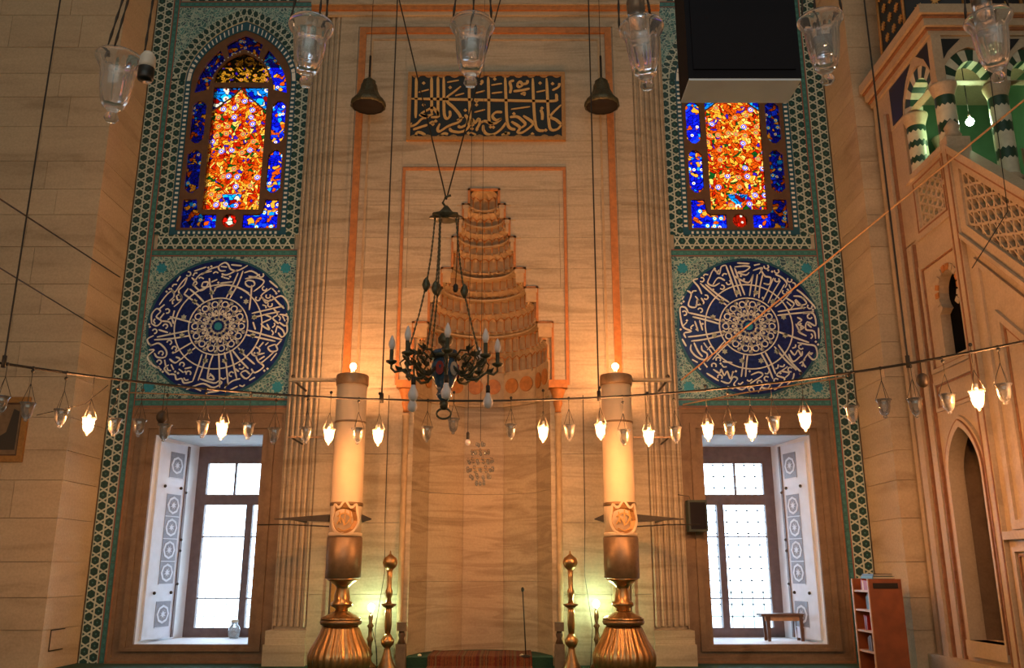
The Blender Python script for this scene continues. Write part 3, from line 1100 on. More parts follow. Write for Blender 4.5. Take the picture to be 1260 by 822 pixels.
RS = [[(300, 80), (322, 160), (346, 255)], [(322, 82), (345, 165), (368, 250)], [(345, 95), (366, 170), (388, 245)], [(440, 130), (425, 190), (412, 250)], [(462, 130), (450, 190), (436, 255)], [(490, 130), (470, 200), (460, 262)],
      [(545, 150), (510, 220), (480, 275)], [(580, 165), (540, 225), (505, 290)], [(600, 185), (565, 240), (520, 300)], [(160, 180), (230, 250), (290, 300)], [(185, 185), (250, 245), (305, 285)],
      [(90, 340), (180, 362), (260, 385)], [(110, 362), (180, 380), (252, 402)], [(80, 470), (160, 460), (262, 440)], [(95, 492), (170, 482), (268, 458)],
      [(200, 590), (240, 545), (290, 500)], [(170, 600), (215, 550), (270, 490)], [(340, 680), (352, 620), (362, 560)], [(362, 680), (370, 620), (380, 565)], [(500, 690), (478, 620), (450, 555)], [(515, 665), (498, 610), (470, 548)],
      [(620, 640), (570, 590), (520, 520)], [(650, 660), (590, 590), (540, 510)], [(540, 440), (620, 470), (700, 500)], [(548, 355), (630, 345), (740, 335)], [(552, 335), (630, 322), (700, 312)], [(640, 215), (590, 270), (540, 310)],
      # letters round the rim
      [(345, 90), (400, 85), (425, 92), (395, 115), (360, 120), (400, 135), (420, 120)], [(340, 140), (380, 165), (415, 175), (440, 130)], [(300, 80), (275, 90), (262, 130), (235, 105), (210, 150), (200, 180), (230, 195), (262, 178)],
      [(225, 190), (255, 150), (290, 165)], [(150, 155), (125, 165), (150, 200), (165, 240)], [(88, 220), (110, 240), (92, 300), (130, 310), (140, 270), (165, 300), (130, 250)], [(160, 260), (172, 290), (128, 300)],
      [(90, 340), (75, 312), (48, 315), (50, 380), (62, 420), (100, 440), (62, 450), (70, 475)], [(120, 385), (135, 440)], [(145, 380), (158, 435)], [(80, 390), (60, 410)],
      [(95, 510), (92, 540), (120, 575), (160, 590), (175, 560), (150, 540), (148, 515)], [(110, 500), (128, 545), (150, 575)], [(175, 540), (195, 520), (210, 535)],
      [(200, 640), (232, 660), (240, 640), (255, 672), (270, 650), (285, 690), (300, 650)], [(235, 700), (275, 712), (300, 680), (320, 690), (300, 720), (340, 745), (380, 715)], [(250, 600), (300, 605)],
      [(390, 670), (430, 655), (450, 670), (405, 700), (372, 720)], [(420, 760), (450, 720), (485, 712), (470, 740), (440, 735)], [(500, 745), (520, 735), (560, 690), (520, 670), (560, 640), (580, 625)], [(570, 720), (600, 690), (610, 660)],
      [(545, 650), (585, 660), (560, 685)], [(640, 500), (690, 510), (730, 520), (735, 570), (712, 590), (690, 560), (715, 555)], [(600, 540), (620, 565), (640, 540), (655, 570), (662, 545)], [(590, 560), (610, 600), (650, 570)],
      [(680, 345), (735, 345), (742, 410), (700, 390), (690, 430), (730, 440), (735, 480)], [(650, 365), (672, 380), (650, 400), (680, 420), (650, 440), (690, 465)], [(700, 400), (720, 420)], [(640, 400), (660, 450)], [(755, 420), (752, 480)],
      [(640, 250), (680, 255), (705, 290), (660, 300), (650, 270), (690, 320)], [(600, 260), (640, 290), (620, 320)], [(480, 100), (500, 140), (530, 150), (520, 185), (490, 180)], [(440, 110), (490, 95), (470, 130)], [(555, 130), (590, 150), (612, 180), (600, 205)],
      [(660, 215), (690, 240), (740, 300), (748, 320)], [(610, 210), (630, 235)], [(700, 545), (660, 600), (672, 630)], [(360, 68), (425, 72)], [(165, 660), (225, 700)], [(60, 270), (72, 250)], [(50, 480), (70, 520)], [(640, 610), (672, 590)], [(250, 130), (262, 105)]]
RD = [(375, 140), (390, 158), (505, 185), (520, 108), (540, 116), (690, 262), (735, 495), (745, 510), (68, 280), (56, 290), (45, 430), (80, 382), (385, 650), (370, 735), (600, 700), (540, 660), (225, 215), (240, 100), (665, 400), (665, 420), (240, 610),
      (620, 640), (735, 325), (705, 560), (128, 430), (480, 260), (300, 655), (315, 650), (160, 400), (655, 620)]
disc_panel(1, RS, RD, 'round navy calligraphy medallion of tiles crossed by a thick pale cable', (398, 413), 362)

# ------------------------------------------------------------------ the mihrab
YM = 15.6
mih = thing('mihrab', (0, YM, 0), 'tall marble prayer niche with stepped stalactite hood between fluted pilasters', 'mihrab')
STEPS = [(.29, 8.65), (.40, 8.34), (.49, 8.04), (.59, 7.67), (.78, 7.04), (1.01, 6.66), (1.29, 5.98)]


def inner(z):
    if z < 4.74:
        return 1.23
    w = 0
    for hw, zt in STEPS:
        if z < zt:
            w = hw
    return w


zb = [0, 1.15, 2.35, 3.55, 4.74, 5.98, 6.66, 7.04, 7.67, 8.04, 8.34, 8.65]
G = .003
for a, b in zip(zb[:-1], zb[1:]):
    iw = inner((a + b) / 2)
    us = [iw, 2.25, 2.95] if iw > .9 else [iw, 1.45, 2.25, 2.95]
    for u0, u1 in zip(us[:-1], us[1:]):
        for s in (-1, 1):
            x0, x1 = sorted((s * u0, s * u1))
            MB().box(x0 + G, x1 - G, YM + random.uniform(0, .003), 16.04, a + G, b - G).build('marble_slab', 'marble', mih)
for a, b in ((8.65, 9.7), (9.7, 11.25), (11.25, 12.62), (12.62, 14.6)):
    off = .6 if a in (9.7, 12.62) else 0
    us = [-2.95, -1.6 - off * .3, -.2 + off, 1.2 + off * .5, 2.95]
    for u0, u1 in zip(us[:-1], us[1:]):
        MB().box(u0 + G, u1 - G, YM + random.uniform(0, .003), 16.04, a + G, b - G).build('marble_slab', 'marble', mih)
MB().box(-2.94, 2.94, YM + .012, 16.03, 8.7, 14.55).build('slab_backing', 'marble', mih)

# niche: five upright faces, each of three slabs
rN = 1.23
vx = [(rN * math.cos(PI - PI / 5 * i), YM + rN * math.sin(PI / 5 * i)) for i in range(6)]
for i in range(5):
    (xa, ya), (xb, yb) = vx[i], vx[i + 1]
    for z0, z1 in ((.0, 1.35), (1.35, 2.93), (2.93, 4.70)):
        dx, dy = xb - xa, yb - ya
        l = math.hypot(dx, dy)
        nx, ny = -dy / l * -.08, dx / l * -.08
        nx, ny = (dy / l * -.08, -dx / l * -.08)
        e = .0025 / l
        pa, pb = (xa + dx * e, ya + dy * e), (xb - dx * e, yb - dy * e)
        m = MB()
        hexa(m, [(pa[0], pa[1], z0 + G), (pb[0], pb[1], z0 + G), (pb[0] + nx, pb[1] + ny, z0 + G), (pa[0] + nx, pa[1] + ny, z0 + G),
                 (pa[0], pa[1], z1 - G), (pb[0], pb[1], z1 - G), (pb[0] + nx, pb[1] + ny, z1 - G), (pa[0] + nx, pa[1] + ny, z1 - G)])
        m.build('niche_slab', 'niche_marble', mih)
MB().lathe([(1.36, 0), (1.36, 8.7)], 24, (0, YM + .02, 0), a0=0, a1=PI).build('niche_shell', 'niche_marble', mih)

# stalactite hood: rings of little arched cells stepping inward
TIERS = [(5.28, 5.66, 1.20), (5.66, 6.04, 1.10), (6.04, 6.39, .98), (6.39, 6.81, .86), (6.81, 7.16, .72), (7.16, 7.5, .60), (7.5, 7.89, .50), (7.89, 8.27, .40), (8.27, 8.65, .28)]
for k, (z0, z1, r) in enumerate(TIERS):
    n = max(5, round(PI * r / .165))
    da = PI / n
    rn = TIERS[k + 1][2] if k + 1 < len(TIERS) else .14
    h = z1 - z0
    m = MB()
    NS = 6
    # plan of one cell: concave scallop between two cusps
    def plan(t, rr, depth):
        a = (t - .5) * da
        return (rr + depth * math.sin(PI * t)) * math.cos(a), (rr + depth * math.sin(PI * t)) * math.sin(a)
    dp = .5 * r * da
    rows = [(0, r, dp), (.70, r, dp), (.82, r - .3 * (r - rn), dp * .9), (.92, r - .65 * (r - rn), dp * .6), (1.0, rn + .012, 0.0)]
    for (f, rr, d) in rows:
        for i in range(NS + 1):
            x, y = plan(i / NS, rr, d)
            m.v.append((x, y, h * f))
    for q in range(len(rows) - 1):
        for i in range(NS):
            a = q * (NS + 1) + i
            m.face((a, a + 1, a + NS + 2, a + NS + 1))
    # outer backing and underside lip
    b = len(m.v)
    for i in range(NS + 1):
        x, y = plan(i / NS, r + .02, dp + .05)
        m.v.append((x, y, 0))
    for i in range(NS):
        m.face((i, b + i, b + i + 1, i + 1))
    m.mi = 1
    lip = [(*plan(i / NS, r - .006, dp), .012) for i in range(NS + 1)]
    m.tube(lip, .016 if k < 6 else .011, 5)
    c0, c1 = plan(0, r - .012, 0), plan(1, r - .012, 0)
    m.tube([(c0[0], c0[1], 0), (c0[0], c0[1], h * .74)], .010, 4)
    arch = [(*plan(i / NS, r - .02 - .25 * (r - rn) * math.sin(PI * i / NS), dp * .8), h * (.62 + .24 * math.sin(PI * i / NS))) for i in range(NS + 1)]
    m.tube(arch, .009, 4)
    # hanging drop at the cusp
    m.mi = 0
    m.lathe([(.004, -.05), (.018, -.03), (.022, 0), (.012, .03)], 6, (c0[0], c0[1], 0))
    me = m.mesh('muqarnas_cell', ['muqarnas_stone', 'gold_paint'])
    for sg in (-1, 1):                           # flat cheeks between the ring and the stepped edge
        x0, x1 = sorted((sg * (r - .03), sg * 1.33))
        MB().box(x0, x1, YM + .035, YM + .07, z0, z1).build('hood_cheek', 'muqarnas_stone', mih)
    for j in range(n):
        obj('muqarnas_cell', me, mih, (0, 0, z0), da * (j + .5))
# frieze of roundels under the hood, one panel per face
for i in range(5):
    (xa, ya), (xb, yb) = [(v[0] * .985, YM + (v[1] - YM) * .985) for v in (vx[i], vx[i + 1])]
    dx, dy = xb - xa, yb - ya
    l = math.hypot(dx, dy)

    def fm(u, v, d, xa=xa, ya=ya, dx=dx, dy=dy, l=l):
        return (xa + dx * u / l + dy / l * d, ya + dy * u / l - dx / l * d, v)
    fr = MB().plate(rect(.002, l - .002, 4.72, 5.28), [], fm, -.06, 0).build('frieze_panel', 'muqarnas_stone', mih)
    for c in (l * .27, l * .73):
        MB().plate(circle(c, 5.0, .15, 20), [], fm, 0, .02).build('roundel', 'gold_paint', fr)
    MB().plate(rect(0, l, 4.66, 4.72), [], fm, -.06, .035).plate(rect(0, l, 4.60, 4.66), [], fm, -.06, .02).build('string_course', 'muqarnas_stone', mih)
for i in range(1, len(STEPS)):                    # soffits that close each step
    ro, ri, zt = STEPS[i][0] + .12, STEPS[i - 1][0] - .03, STEPS[i][1]
    hp = [(ro * math.cos(PI * q / 16), YM + ro * math.sin(PI * q / 16)) for q in range(17)] + [(ri * math.cos(PI - PI * q / 16), YM + ri * math.sin(PI - PI * q / 16)) for q in range(17)]
    MB().plate(hp, [], lambda u, v, d: (u, v, d), zt - .03, zt).build('hood_soffit', 'muqarnas_stone', mih)
# gold outline of the stepped opening
m = MB()
pts = [(1.29, 4.74)]
for i in range(len(STEPS) - 1, -1, -1):
    hw, zt = STEPS[i]
    pts += [(hw, zt)]
    if i:
        pts += [(STEPS[i - 1][0], zt)]
full = pts + [(-x, z) for x, z in reversed(pts)]
for (xa, za), (xb, zb_) in zip(full[:-1], full[1:]):
    x0, x1 = sorted((xa, xb))
    z0, z1 = sorted((za, zb_))
    m.box(x0 - .022, x1 + .022, YM - .03, YM + .01, z0 - .022, z1 + .022)
m.build('stepped_edge', 'gold_paint', mih)
for sg in (-1, 1):
    for i, (hw, zt) in enumerate(STEPS[1:]):       # raised caps on each step
        a = STEPS[i][0]
        x0, x1 = sorted((sg * a, sg * hw))
        MB().box(x0 - .0, x1 + .0, YM - .055, YM, zt - .10, zt - .025).box(x0 + .02, x1 - .02, YM - .045, YM, zt - .28, zt - .10).build('step_block', 'muqarnas_stone', mih)


def frame_rect(u, z0, z1, w, d, mat, name, sides=3):
    for sg in (-1, 1):
        x0, x1 = sorted((sg * u, sg * (u + w)))
        MB().box(x0, x1, YM - d, YM + .01, z0, z1).build(name, mat, mih)
    MB().box(-u, u, YM - d, YM + .01, z1 - w, z1).build(name, mat, mih)


frame_rect(1.53, 4.80, 9.12, .055, .03, 'gold_paint', 'inner_moulding')
frame_rect(1.60, 4.80, 9.17, .03, .015, 'marble', 'inner_fillet')
frame_rect(2.42, .5, 12.22, .13, .05, 'gold_paint', 'outer_moulding')
frame_rect(2.58, .5, 12.30, .06, .03, 'marble', 'outer_fillet')
frame_rect(2.27, .5, 11.98, .04, .02, 'muqarnas_stone', 'inner_bead')
for z0, z1, d, mt in ((12.50, 12.58, .06, 'marble'), (12.58, 12.68, .12, 'gold_paint'), (12.68, 12.80, .16, 'marble'), (12.86, 12.90, .05, 'gold_paint')):
    MB().box(-3.55, 3.55, YM - d, YM + .02, z0, z1).build('cornice_band', mt, mih)
# corner colonnettes of the niche
for s in (-1, 1):
    m = MB().lathe([(.075, 0), (.075, .25), (.05, .3), (.055, 4.05), (.07, 4.1), (.06, 4.15)], 14, (s * 1.37, YM - .03, .12))
    m.build('colonnette', 'muqarnas_stone', mih)
    m = MB().lathe([(.06, 4.18), (.05, 4.22), (.085, 4.34), (.075, 4.38), (.12, 4.52), (.14, 4.60)], 12, (s * 1.37, YM - .03, .12))
    m.box(s * 1.37 - .17, s * 1.37 + .17, YM - .2, YM, 4.72, 4.86)
    m.build('capital', 'gold_paint', mih)
# fluted pilasters: six ribs each, stepping back to the tiles
for s in (-1, 1):
    nR = 6
    w = (3.62 - 2.95) / nR
    for i in range(nR):
        u = 2.95 + w * (i + .5)
        y = YM + .02 + .27 * (i / (nR - 1)) ** 1.3
        m = MB()
        x0, x1 = s * u - w / 2, s * u + w / 2
        m.box(x0, x1, y + .035, 16.04, .55, 14.6)
        pr = [(s * u + w * .34 * math.cos(a), y + .035 - .055 * math.sin(a)) for a in [PI * q / 8 for q in range(9)]]
        b = len(m.v)
        for z in (.62, 14.6):
            m.v += [(p[0], p[1], z) for p in pr]
        m.smooth = True
        for q in range(8):
            m.face((b + q, b + q + 1, b + 9 + q + 1, b + 9 + q))
        m.smooth = False
        m.build('rib', 'marble', mih)
    x0, x1 = sorted((s * 2.93, s * 3.64))
    MB().box(x0, x1, YM - .10, 16.02, 0, .34).box(x0 + .02, x1 - .02, YM - .06, 16.02, .34, .44).box(x0 + .01, x1 - .01, YM - .03, 16.02, .44, .56).build('pilaster_base', 'marble', mih)
# niche floor step with green carpet
st_pts = [(-1.22, YM - .3), (1.22, YM - .3)] + [(1.22 * math.cos(PI * i / 14), YM + 1.16 * math.sin(PI * i / 14)) for i in range(15)]
MB().plate(st_pts, [], lambda u, v, d: (u, v, d), 0, .16).build('niche_step', 'carpet_green', mih)

# ------------------------------------------------------------------ calligraphy board over the niche
cb = thing('calligraphy_board', (0, 15.55, 9.72), 'long dark board with gilded arabic calligraphy above the prayer niche', 'sign')
bp = FX(15.6, 0.03, 9.72)
BW, BH = 3.05, 1.42
MB().plate(rect(-BW / 2, BW / 2, 0, BH), [], bp, 0, .05).build('board', 'navy_board', cb)
MB().ring(rect(-BW / 2 - .04, BW / 2 + .04, -.04, BH + .04), rect(-BW / 2 + .035, BW / 2 - .035, .035, BH - .035), bp, 0, .08).build('frame', 'gilt_dark', cb)
CS = [[(90, 226), (400, 230), (800, 238), (1105, 242), (1135, 222), (1132, 192)],
      [(122, 75), (124, 200), (126, 358)], [(232, 78), (236, 200), (240, 330)], [(278, 75), (282, 200), (285, 345)], [(320, 75), (324, 200), (330, 330), (350, 362), (372, 340), (368, 308)],
      [(505, 130), (508, 230), (515, 350), (505, 420), (450, 452), (385, 445), (372, 425)], [(642, 75), (648, 230), (652, 385), (680, 392)], [(765, 78), (772, 240), (780, 380), (800, 425), (840, 435)], [(965, 85), (970, 250), (982, 400), (1005, 440), (1045, 442)], [(1065, 85), (1072, 250), (1080, 400), (1098, 438), (1140, 432), (1165, 405)],
      # kaf of the last word and of the name
      [(1168, 268), (1110, 320), (1090, 350), (1130, 370), (1166, 400)], [(445, 140), (395, 180), (352, 212), (352, 248), (400, 290), (445, 345), (440, 382), (385, 402), (345, 420), (300, 448), (285, 432), (300, 395)],
      # dal, kha, lam
      [(895, 342), (960, 385), (955, 410), (890, 455), (855, 452), (870, 420), (810, 382)], [(800, 352), (850, 348), (890, 375), (910, 400), (880, 425)], [(775, 385), (740, 430), (690, 465), (640, 468), (612, 440), (610, 405)],
      # ayn, lam, ya, ha
      [(745, 318), (700, 318), (675, 345), (700, 372), (742, 360)], [(742, 360), (700, 392), (660, 392), (620, 378), (590, 392)], [(530, 362), (552, 390), (575, 362), (585, 392), (565, 430), (572, 442)], [(530, 362), (525, 405), (545, 400)],
      # zay, ra
      [(478, 335), (500, 365), (490, 400), (450, 420), (430, 410)], [(420, 372), (470, 352)],
      # the word at the far end: meem, ha, ra, ba
      [(80, 418), (130, 400), (175, 360), (215, 352), (165, 330), (215, 300), (250, 290), (290, 345), (235, 352)], [(150, 335), (200, 345), (250, 330)], [(80, 418), (100, 390)], [(110, 436), (160, 420), (212, 404)], [(225, 395), (245, 385), (255, 395)],
      # vowel strokes and small signs
      [(140, 182), (215, 162)], [(345, 112), (430, 98)], [(405, 205), (470, 188)], [(550, 188), (618, 170)], [(665, 132), (742, 120)], [(668, 188), (745, 180)], [(545, 318), (622, 300)], [(808, 298), (945, 280)], [(990, 180), (1055, 168)], [(1105, 168), (1150, 145), (1158, 118)], [(825, 175), (885, 168), (942, 155)],
      [(800, 190), (808, 150), (800, 110), (830, 100)], [(850, 130), (870, 108), (890, 130), (868, 145), (850, 130)], [(895, 125), (925, 118), (925, 98)], [(878, 195), (905, 185), (900, 205)], [(1020, 300), (1032, 330), (1030, 372)], [(130, 480), (140, 455), (170, 458), (200, 475)], [(300, 480), (330, 462), (360, 468)], [(520, 455), (560, 470)], [(740, 475), (770, 462), (800, 462)], [(585, 130), (600, 112), (590, 100)]]
CD = [(176, 118), (180, 268), (368, 148), (560, 268), (505, 460), (530, 430), (662, 418), (682, 420), (690, 90), (1018, 118), (1108, 122), (1030, 290), (828, 328), (480, 305), (250, 400), (270, 378), (555, 480), (1055, 440), (960, 465), (770, 460), (560, 245)]
k = BW / 1105.0
T = lambda p: ((p[0] - 630) * k, BH - (p[1] - 55) * (BH / 440.0))
w = MB()
for st in CS:
    w.ribbon([T(p) for p in st], .062 if len(st) > 2 or abs(st[0][1] - st[-1][1]) > 60 else .036, bp, .05, .062, pen=.7)
for d in CD:
    x, y = T(d)
    w.plate([(x - .038, y), (x, y - .038), (x + .038, y), (x, y + .038)], [], bp, .05, .062)
w.build('calligraphy', 'gilt', cb)
for i in range(12):
    for v in (0.035, BH - .035):
        x = -BW / 2 + .12 + i * (BW - .24) / 11
        sg = 1 if v < .5 else -1
        MB().plate([(x - .09, v), (x + .09, v), (x + .05, v + sg * .035), (x, v + sg * .05), (x - .05, v + sg * .035)], [], bp, .05, .062).build('scallop', 'gilt_dark', cb)

# ------------------------------------------------------------------ giant candlesticks and candles
def big_candle(x, side):
    base = thing('giant_candlestick', (x, 14.6, 0), 'huge gadrooned brass candlestick ' + side, 'candlestick', 'giant brass candlesticks flanking the niche')
    c = (x, 14.6, 0)
    gad = lambda a, i: 1 + .075 * abs(math.sin(a * 13)) if 1 <= i <= 7 else 1
    MB().lathe([(.40, 0), (.43, .03), (.46, .14), (.465, .26), (.43, .36), (.37, .46), (.32, .56), (.28, .66), (.27, .70)], 112, c, gad).build('base', 'brass', base)
    MB().lathe([(.27, .70), (.32, .72), (.335, .76), (.31, .80)], 40, c).build('drip_tray', 'brass_dark', base)
    MB().lathe([(.31, .80), (.28, .83), (.17, .88), (.11, .92)], 64, c, lambda a, i: 1 + .08 * abs(math.sin(a * 12))).build('shoulder', 'brass', base)
    MB().lathe([(.11, .92), (.10, .96), (.17, 1.0), (.175, 1.05), (.13, 1.08), (.125, 1.16), (.10, 1.26), (.11, 1.30), (.16, 1.34), (.22, 1.38), (.27, 1.42)], 32, c).build('knop', 'brass', base)
    MB().lathe([(.27, 1.42), (.285, 1.43), (.285, 2.06), (.27, 2.07), (.255, 2.07)], 40, c).build('socket', 'copper_drum', base)
    cd = thing('giant_candle', (x, 14.6, 2.07), 'huge pale candle topped by a lit bulb ' + side, 'candle', 'giant candles flanking the niche')
    MB().lathe([(.255, 2.08), (.258, 2.55), (.255, 3.5), (.25, 4.60)], 40, c).build('shaft', 'wax', cd)
    MB().lathe([(.27, 4.58), (.275, 4.6), (.275, 4.74), (.26, 4.76), (.05, 4.78)], 40, c).build('cap', 'copper_drum', cd)
    MB().lathe([(.262, 2.56), (.27, 2.57), (.27, 2.61), (.26, 2.62)], 40, c).build('band', 'brass_dark', cd)
    MB().lathe([(.265, 3.93), (.268, 3.94), (.268, 3.955), (.265, 3.96)], 40, c).build('wire_tie', 'copper_drum', cd)
    MB().lathe([(.03, 4.78), (.03, 4.86)], 10, c).build('bulb_socket', 'socket_white', cd)
    MB().ball((x, 14.6, 4.92), .055, 10).build('bulb', 'bulb_candle', cd)
    # tulip shaped plaque curving round the candle foot
    tul = [(-.19, .30), (-.22, .16), (-.17, .03), (-.08, -.04), (0, -.06), (.08, -.04), (.17, .03), (.22, .16), (.19, .30), (.17, .42), (.09, .36), (0, .47), (-.09, .36), (-.17, .42)]
    cm = lambda r: (lambda u, v, d: (x + .03 + (r + d) * math.sin(u / r), 14.6 - (r + d) * math.cos(u / r), 2.16 + v))
    pl = MB().plate(tul, [], cm(.275), 0, .012).build('tulip_plaque', 'gilt_dark', cd)
    MB().ribbon(tul, .03, cm(.275), .01, .03, closed=True).build('plaque_rim', 'wax', pl)
    m = MB()
    for q in ([(-.12, .1), (-.05, .2), (.02, .1), (.10, .22)], [(-.12, .22), (0, .28), (.12, .2)], [(-.1, .04), (0, .0), (.1, .05)], [(0, .08), (.01, .34)], [(-.08, .3), (-.06, .12)], [(.08, .32), (.1, .1)]):
        m.ribbon(q, .02, cm(.275), .011, .02)
    m.build('plaque_script', 'gilt', pl)
    MB().lathe([(.268, 2.08), (.272, 2.10), (.272, 2.13), (.262, 2.14)], 40, c).build('foot_ring', 'wax', cd)
    return base


big_candle(-2.18, 'beside the window with the jar')
big_candle(2.31, 'beside the window with the bench')

# brackets from the pilasters that steady the candles
for s, xc in ((-1, -2.18), (1, 2.31)):
    wn = 'the window with the jar' if s < 0 else 'the window with the bench'
    br = thing('candle_bracket', (s * 3.2, 15.56, 4.7), 'pale flat bracket holding the top of the candle toward ' + wn, 'bracket', 'upper candle brackets')
    m = MB()
    m.box(min(s * 3.25, xc + s * .28), max(s * 3.25, xc + s * .28), 14.53, 14.67, 4.66, 4.71)
    m.build('arm', 'marble', br)
    MB().tube([(s * 3.2, 14.62, 4.69), (s * 3.2, 15.58, 4.69)], .02, 6).build('stay', 'iron', br)
    MB().ball((s * 3.2, 14.6, 4.745), .035, 8).build('bolt', 'iron', br)
    for k, (z, tip, lab) in enumerate(((3.72, 3.22, 'thin middle rail'), (2.36, 3.35, 'dark leaf shaped iron arm'))):
        br = thing('iron_bracket', (s * 3.2, 15.56, z), lab + ' steadying the candle toward ' + wn, 'bracket', 'lower candle arms')
        if k:
            for q in ((1, tip), (-1, .42)):
                sx = s * q[0]
                x0 = xc + sx * .272
                x1 = s * tip if q[0] > 0 else xc + sx * q[1]
                hexa(MB(), [(x0, 14.54, z - .05), (x1, 14.59, z - .01), (x1, 14.61, z - .01), (x0, 14.66, z - .05), (x0, 14.54, z + .07), (x1, 14.59, z + .005), (x1, 14.61, z + .005), (x0, 14.66, z + .07)]).build('arm_leaf', 'iron', br)
            MB().tube([(s * 3.05, 14.6, z), (s * 3.05, 15.58, z)], .02, 6).build('stay', 'iron', br)
            MB().tube([(s * 3.62, 14.62, z - .09), (s * 3.1, 14.62, z - .09), (xc + s * .27, 14.62, z - .12)], .012, 6).build('rod', 'iron', br)
        else:
            MB().box(min(s * tip, xc + s * .271), max(s * tip, xc + s * .271), 14.58, 14.63, z - .03, z).build('rail', 'copper_drum', br)
            MB().tube([(s * 3.2, 14.6, z), (s * 3.2, 15.58, z)], .015, 6).build('stay', 'iron', br)

# slender brass candlesticks
for x, wn in ((-1.47, 'left'), (1.50, 'right')):
    lab = 'slender brass candlestick with ball top, ' + ('on the side of the window with the jar' if x < 0 else 'on the side of the window with the bench')
    t = thing('tall_candlestick', (x, 14.9, 0), lab, 'candlestick', 'slender brass candlesticks')
    c = (x, 14.9, 0)
    MB().lathe([(.15, 0), (.15, .04), (.10, .14), (.06, .28), (.05, .34)], 20, c).build('foot', 'brass_dark', t)
    MB().lathe([(.05, .34), (.10, .40), (.11, .46), (.07, .52), (.045, .56)], 20, c).build('knop', 'brass', t)
    MB().lathe([(.045, .56), (.06, .7), (.055, .88), (.05, .96)], 16, c).build('shaft', 'brass', t)
    MB().lathe([(.05, .95), (.125, 1.0), (.13, 1.015), (.05, 1.03)], 24, c).build('drip_pan', 'brass_dark', t)
    MB().lathe([(.05, 1.03), (.035, 1.1), (.055, 1.16), (.06, 1.22), (.035, 1.27), (.04, 1.42), (.045, 1.56)], 16, c).build('stem', 'brass', t)
    MB().lathe([(.045, 1.55), (.10, 1.60), (.125, 1.67), (.105, 1.74), (.05, 1.78), (.015, 1.81), (.008, 1.86)], 22, c).build('finial', 'brass', t)

# short turned stands carrying a greenish lit bulb, with their flexes
for x, wn, h in ((-1.80, 'jar', .92), (1.94, 'bench', .98)):
    t = thing('bulb_stand', (x, 15.2, 0), 'turned stand with greenish lit bulb toward the window with the ' + wn, 'lamp', 'bulb stands at the foot of the niche')
    c = (x, 15.2, 0)
    MB().lathe([(.12, 0), (.12, .03), (.05, .1), (.03, .16), (.06, .22), (.03, .28), (.035, .4), (.06, .45), (.03, .5), (.03, .62), (.06, .66), (.025, .7), (.04, .8), (.03, h - .08)], 14, c).build('stem', 'brass_dark', t)
    MB().lathe([(.022, h - .08), (.022, h - .02)], 10, c).build('bulb_socket', 'socket_white', t)
    MB().ball((x, 15.2, h + .03), .052, 10, 1.25).build('bulb', 'bulb_cool', t)
    MB().tube([(x, 15.25, .7), (x + .1, 15.3, .3), (x + .12, 15.3, .05)], .006, 4).build('flex', 'black_wire', t)
    d = 1 if x < 0 else -1
    tag(MB().tube([(x + d * .12, 15.52, 4.6), (x + d * .13, 15.52, 2.4), (x + d * .16, 15.50, 1.5), (x + d * .05, 15.4, .6), (x + d * .1, 15.38, .03)], .007, 4).build('hanging_flex', 'black_wire'),
        'thin dark flex hanging down the marble toward the window with the ' + wn, 'cable', 'flexes down the marble')
# little carved stools / pedestals beside the niche
for x, wn in ((-1.28, 'jar'), (1.32, 'bench')):
    t = thing('pedestal_post', (x, 15.2, 0), 'short carved post beside the niche toward the window with the ' + wn, 'post', 'short posts at the niche')
    c = (x, 15.2, 0)
    MB().box(x - .08, x + .08, 15.12, 15.28, 0, .38).build('plinth', 'copper_drum', t)
    MB().lathe([(.07, .38), (.04, .46), (.06, .52), (.04, .58)], 12, c).build('neck', 'wood_dark', t)
    MB().box(x - .075, x + .075, 15.125, 15.275, .58, .72).build('cap', 'copper_drum', t)

# microphone on its stand, rug in the niche
t = thing('microphone_stand', (.77, 15.35, .16), 'thin black microphone on an upright stand at the niche rug', 'microphone')
MB().lathe([(.10, .16), (.10, .18), (.02, .2)], 14, (.77, 15.35, 0)).build('foot', 'socket_black', t)
MB().tube([(.77, 15.35, .18), (.74, 15.33, .8), (.72, 15.31, 1.2)], .010, 6).build('rod', 'socket_black', t)
MB().ball((.718, 15.31, 1.235), .028, 8, 1.5).build('microphone', 'socket_black', t)
m = MB()
rows = [(16.35, .168), (15.6, .168), (15.32, .172), (15.27, .16), (15.26, .02), (14.9, .012)]
for y, z in rows:
    for i in range(13):
        m.v.append((-.85 + 1.72 * i / 12, y, z + .012 + .006 * math.sin(i * 2.1 + y * 7)))
for r in range(len(rows) - 1):
    for i in range(12):
        a = r * 13 + i
        m.face((a, a + 1, a + 14, a + 13))
rug = tag(m.build('prayer_rug', 'rug_stripes'), 'red and orange striped rug spread over the niche step', 'rug')
sm = rug.modifiers.new('thick', 'SOLIDIFY')
sm.thickness = .01
for i in range(2):
    t = tag(MB().lathe([(.03, 0), (.035, .012), (.03, .03), (.012, .04)], 10, (-1.0 + 1.7 * i, 15.45, .162)).build('small_dish', 'wax'),
            'small pale dish on the green niche carpet ' + ('near the rug' if i == 0 else 'near the microphone'), 'dish')

# ------------------------------------------------------------------ the minbar (pulpit) in front of the right pier
XB = 7.28
mb_ = thing('minbar', (XB, 14.6, 0), 'carved marble pulpit with pierced balustrade and striped kiosk columns', 'pulpit')
PM = lambda u, v, d: (XB - d, u, v)                 # u = depth in the hall, v = height, d toward the aisle


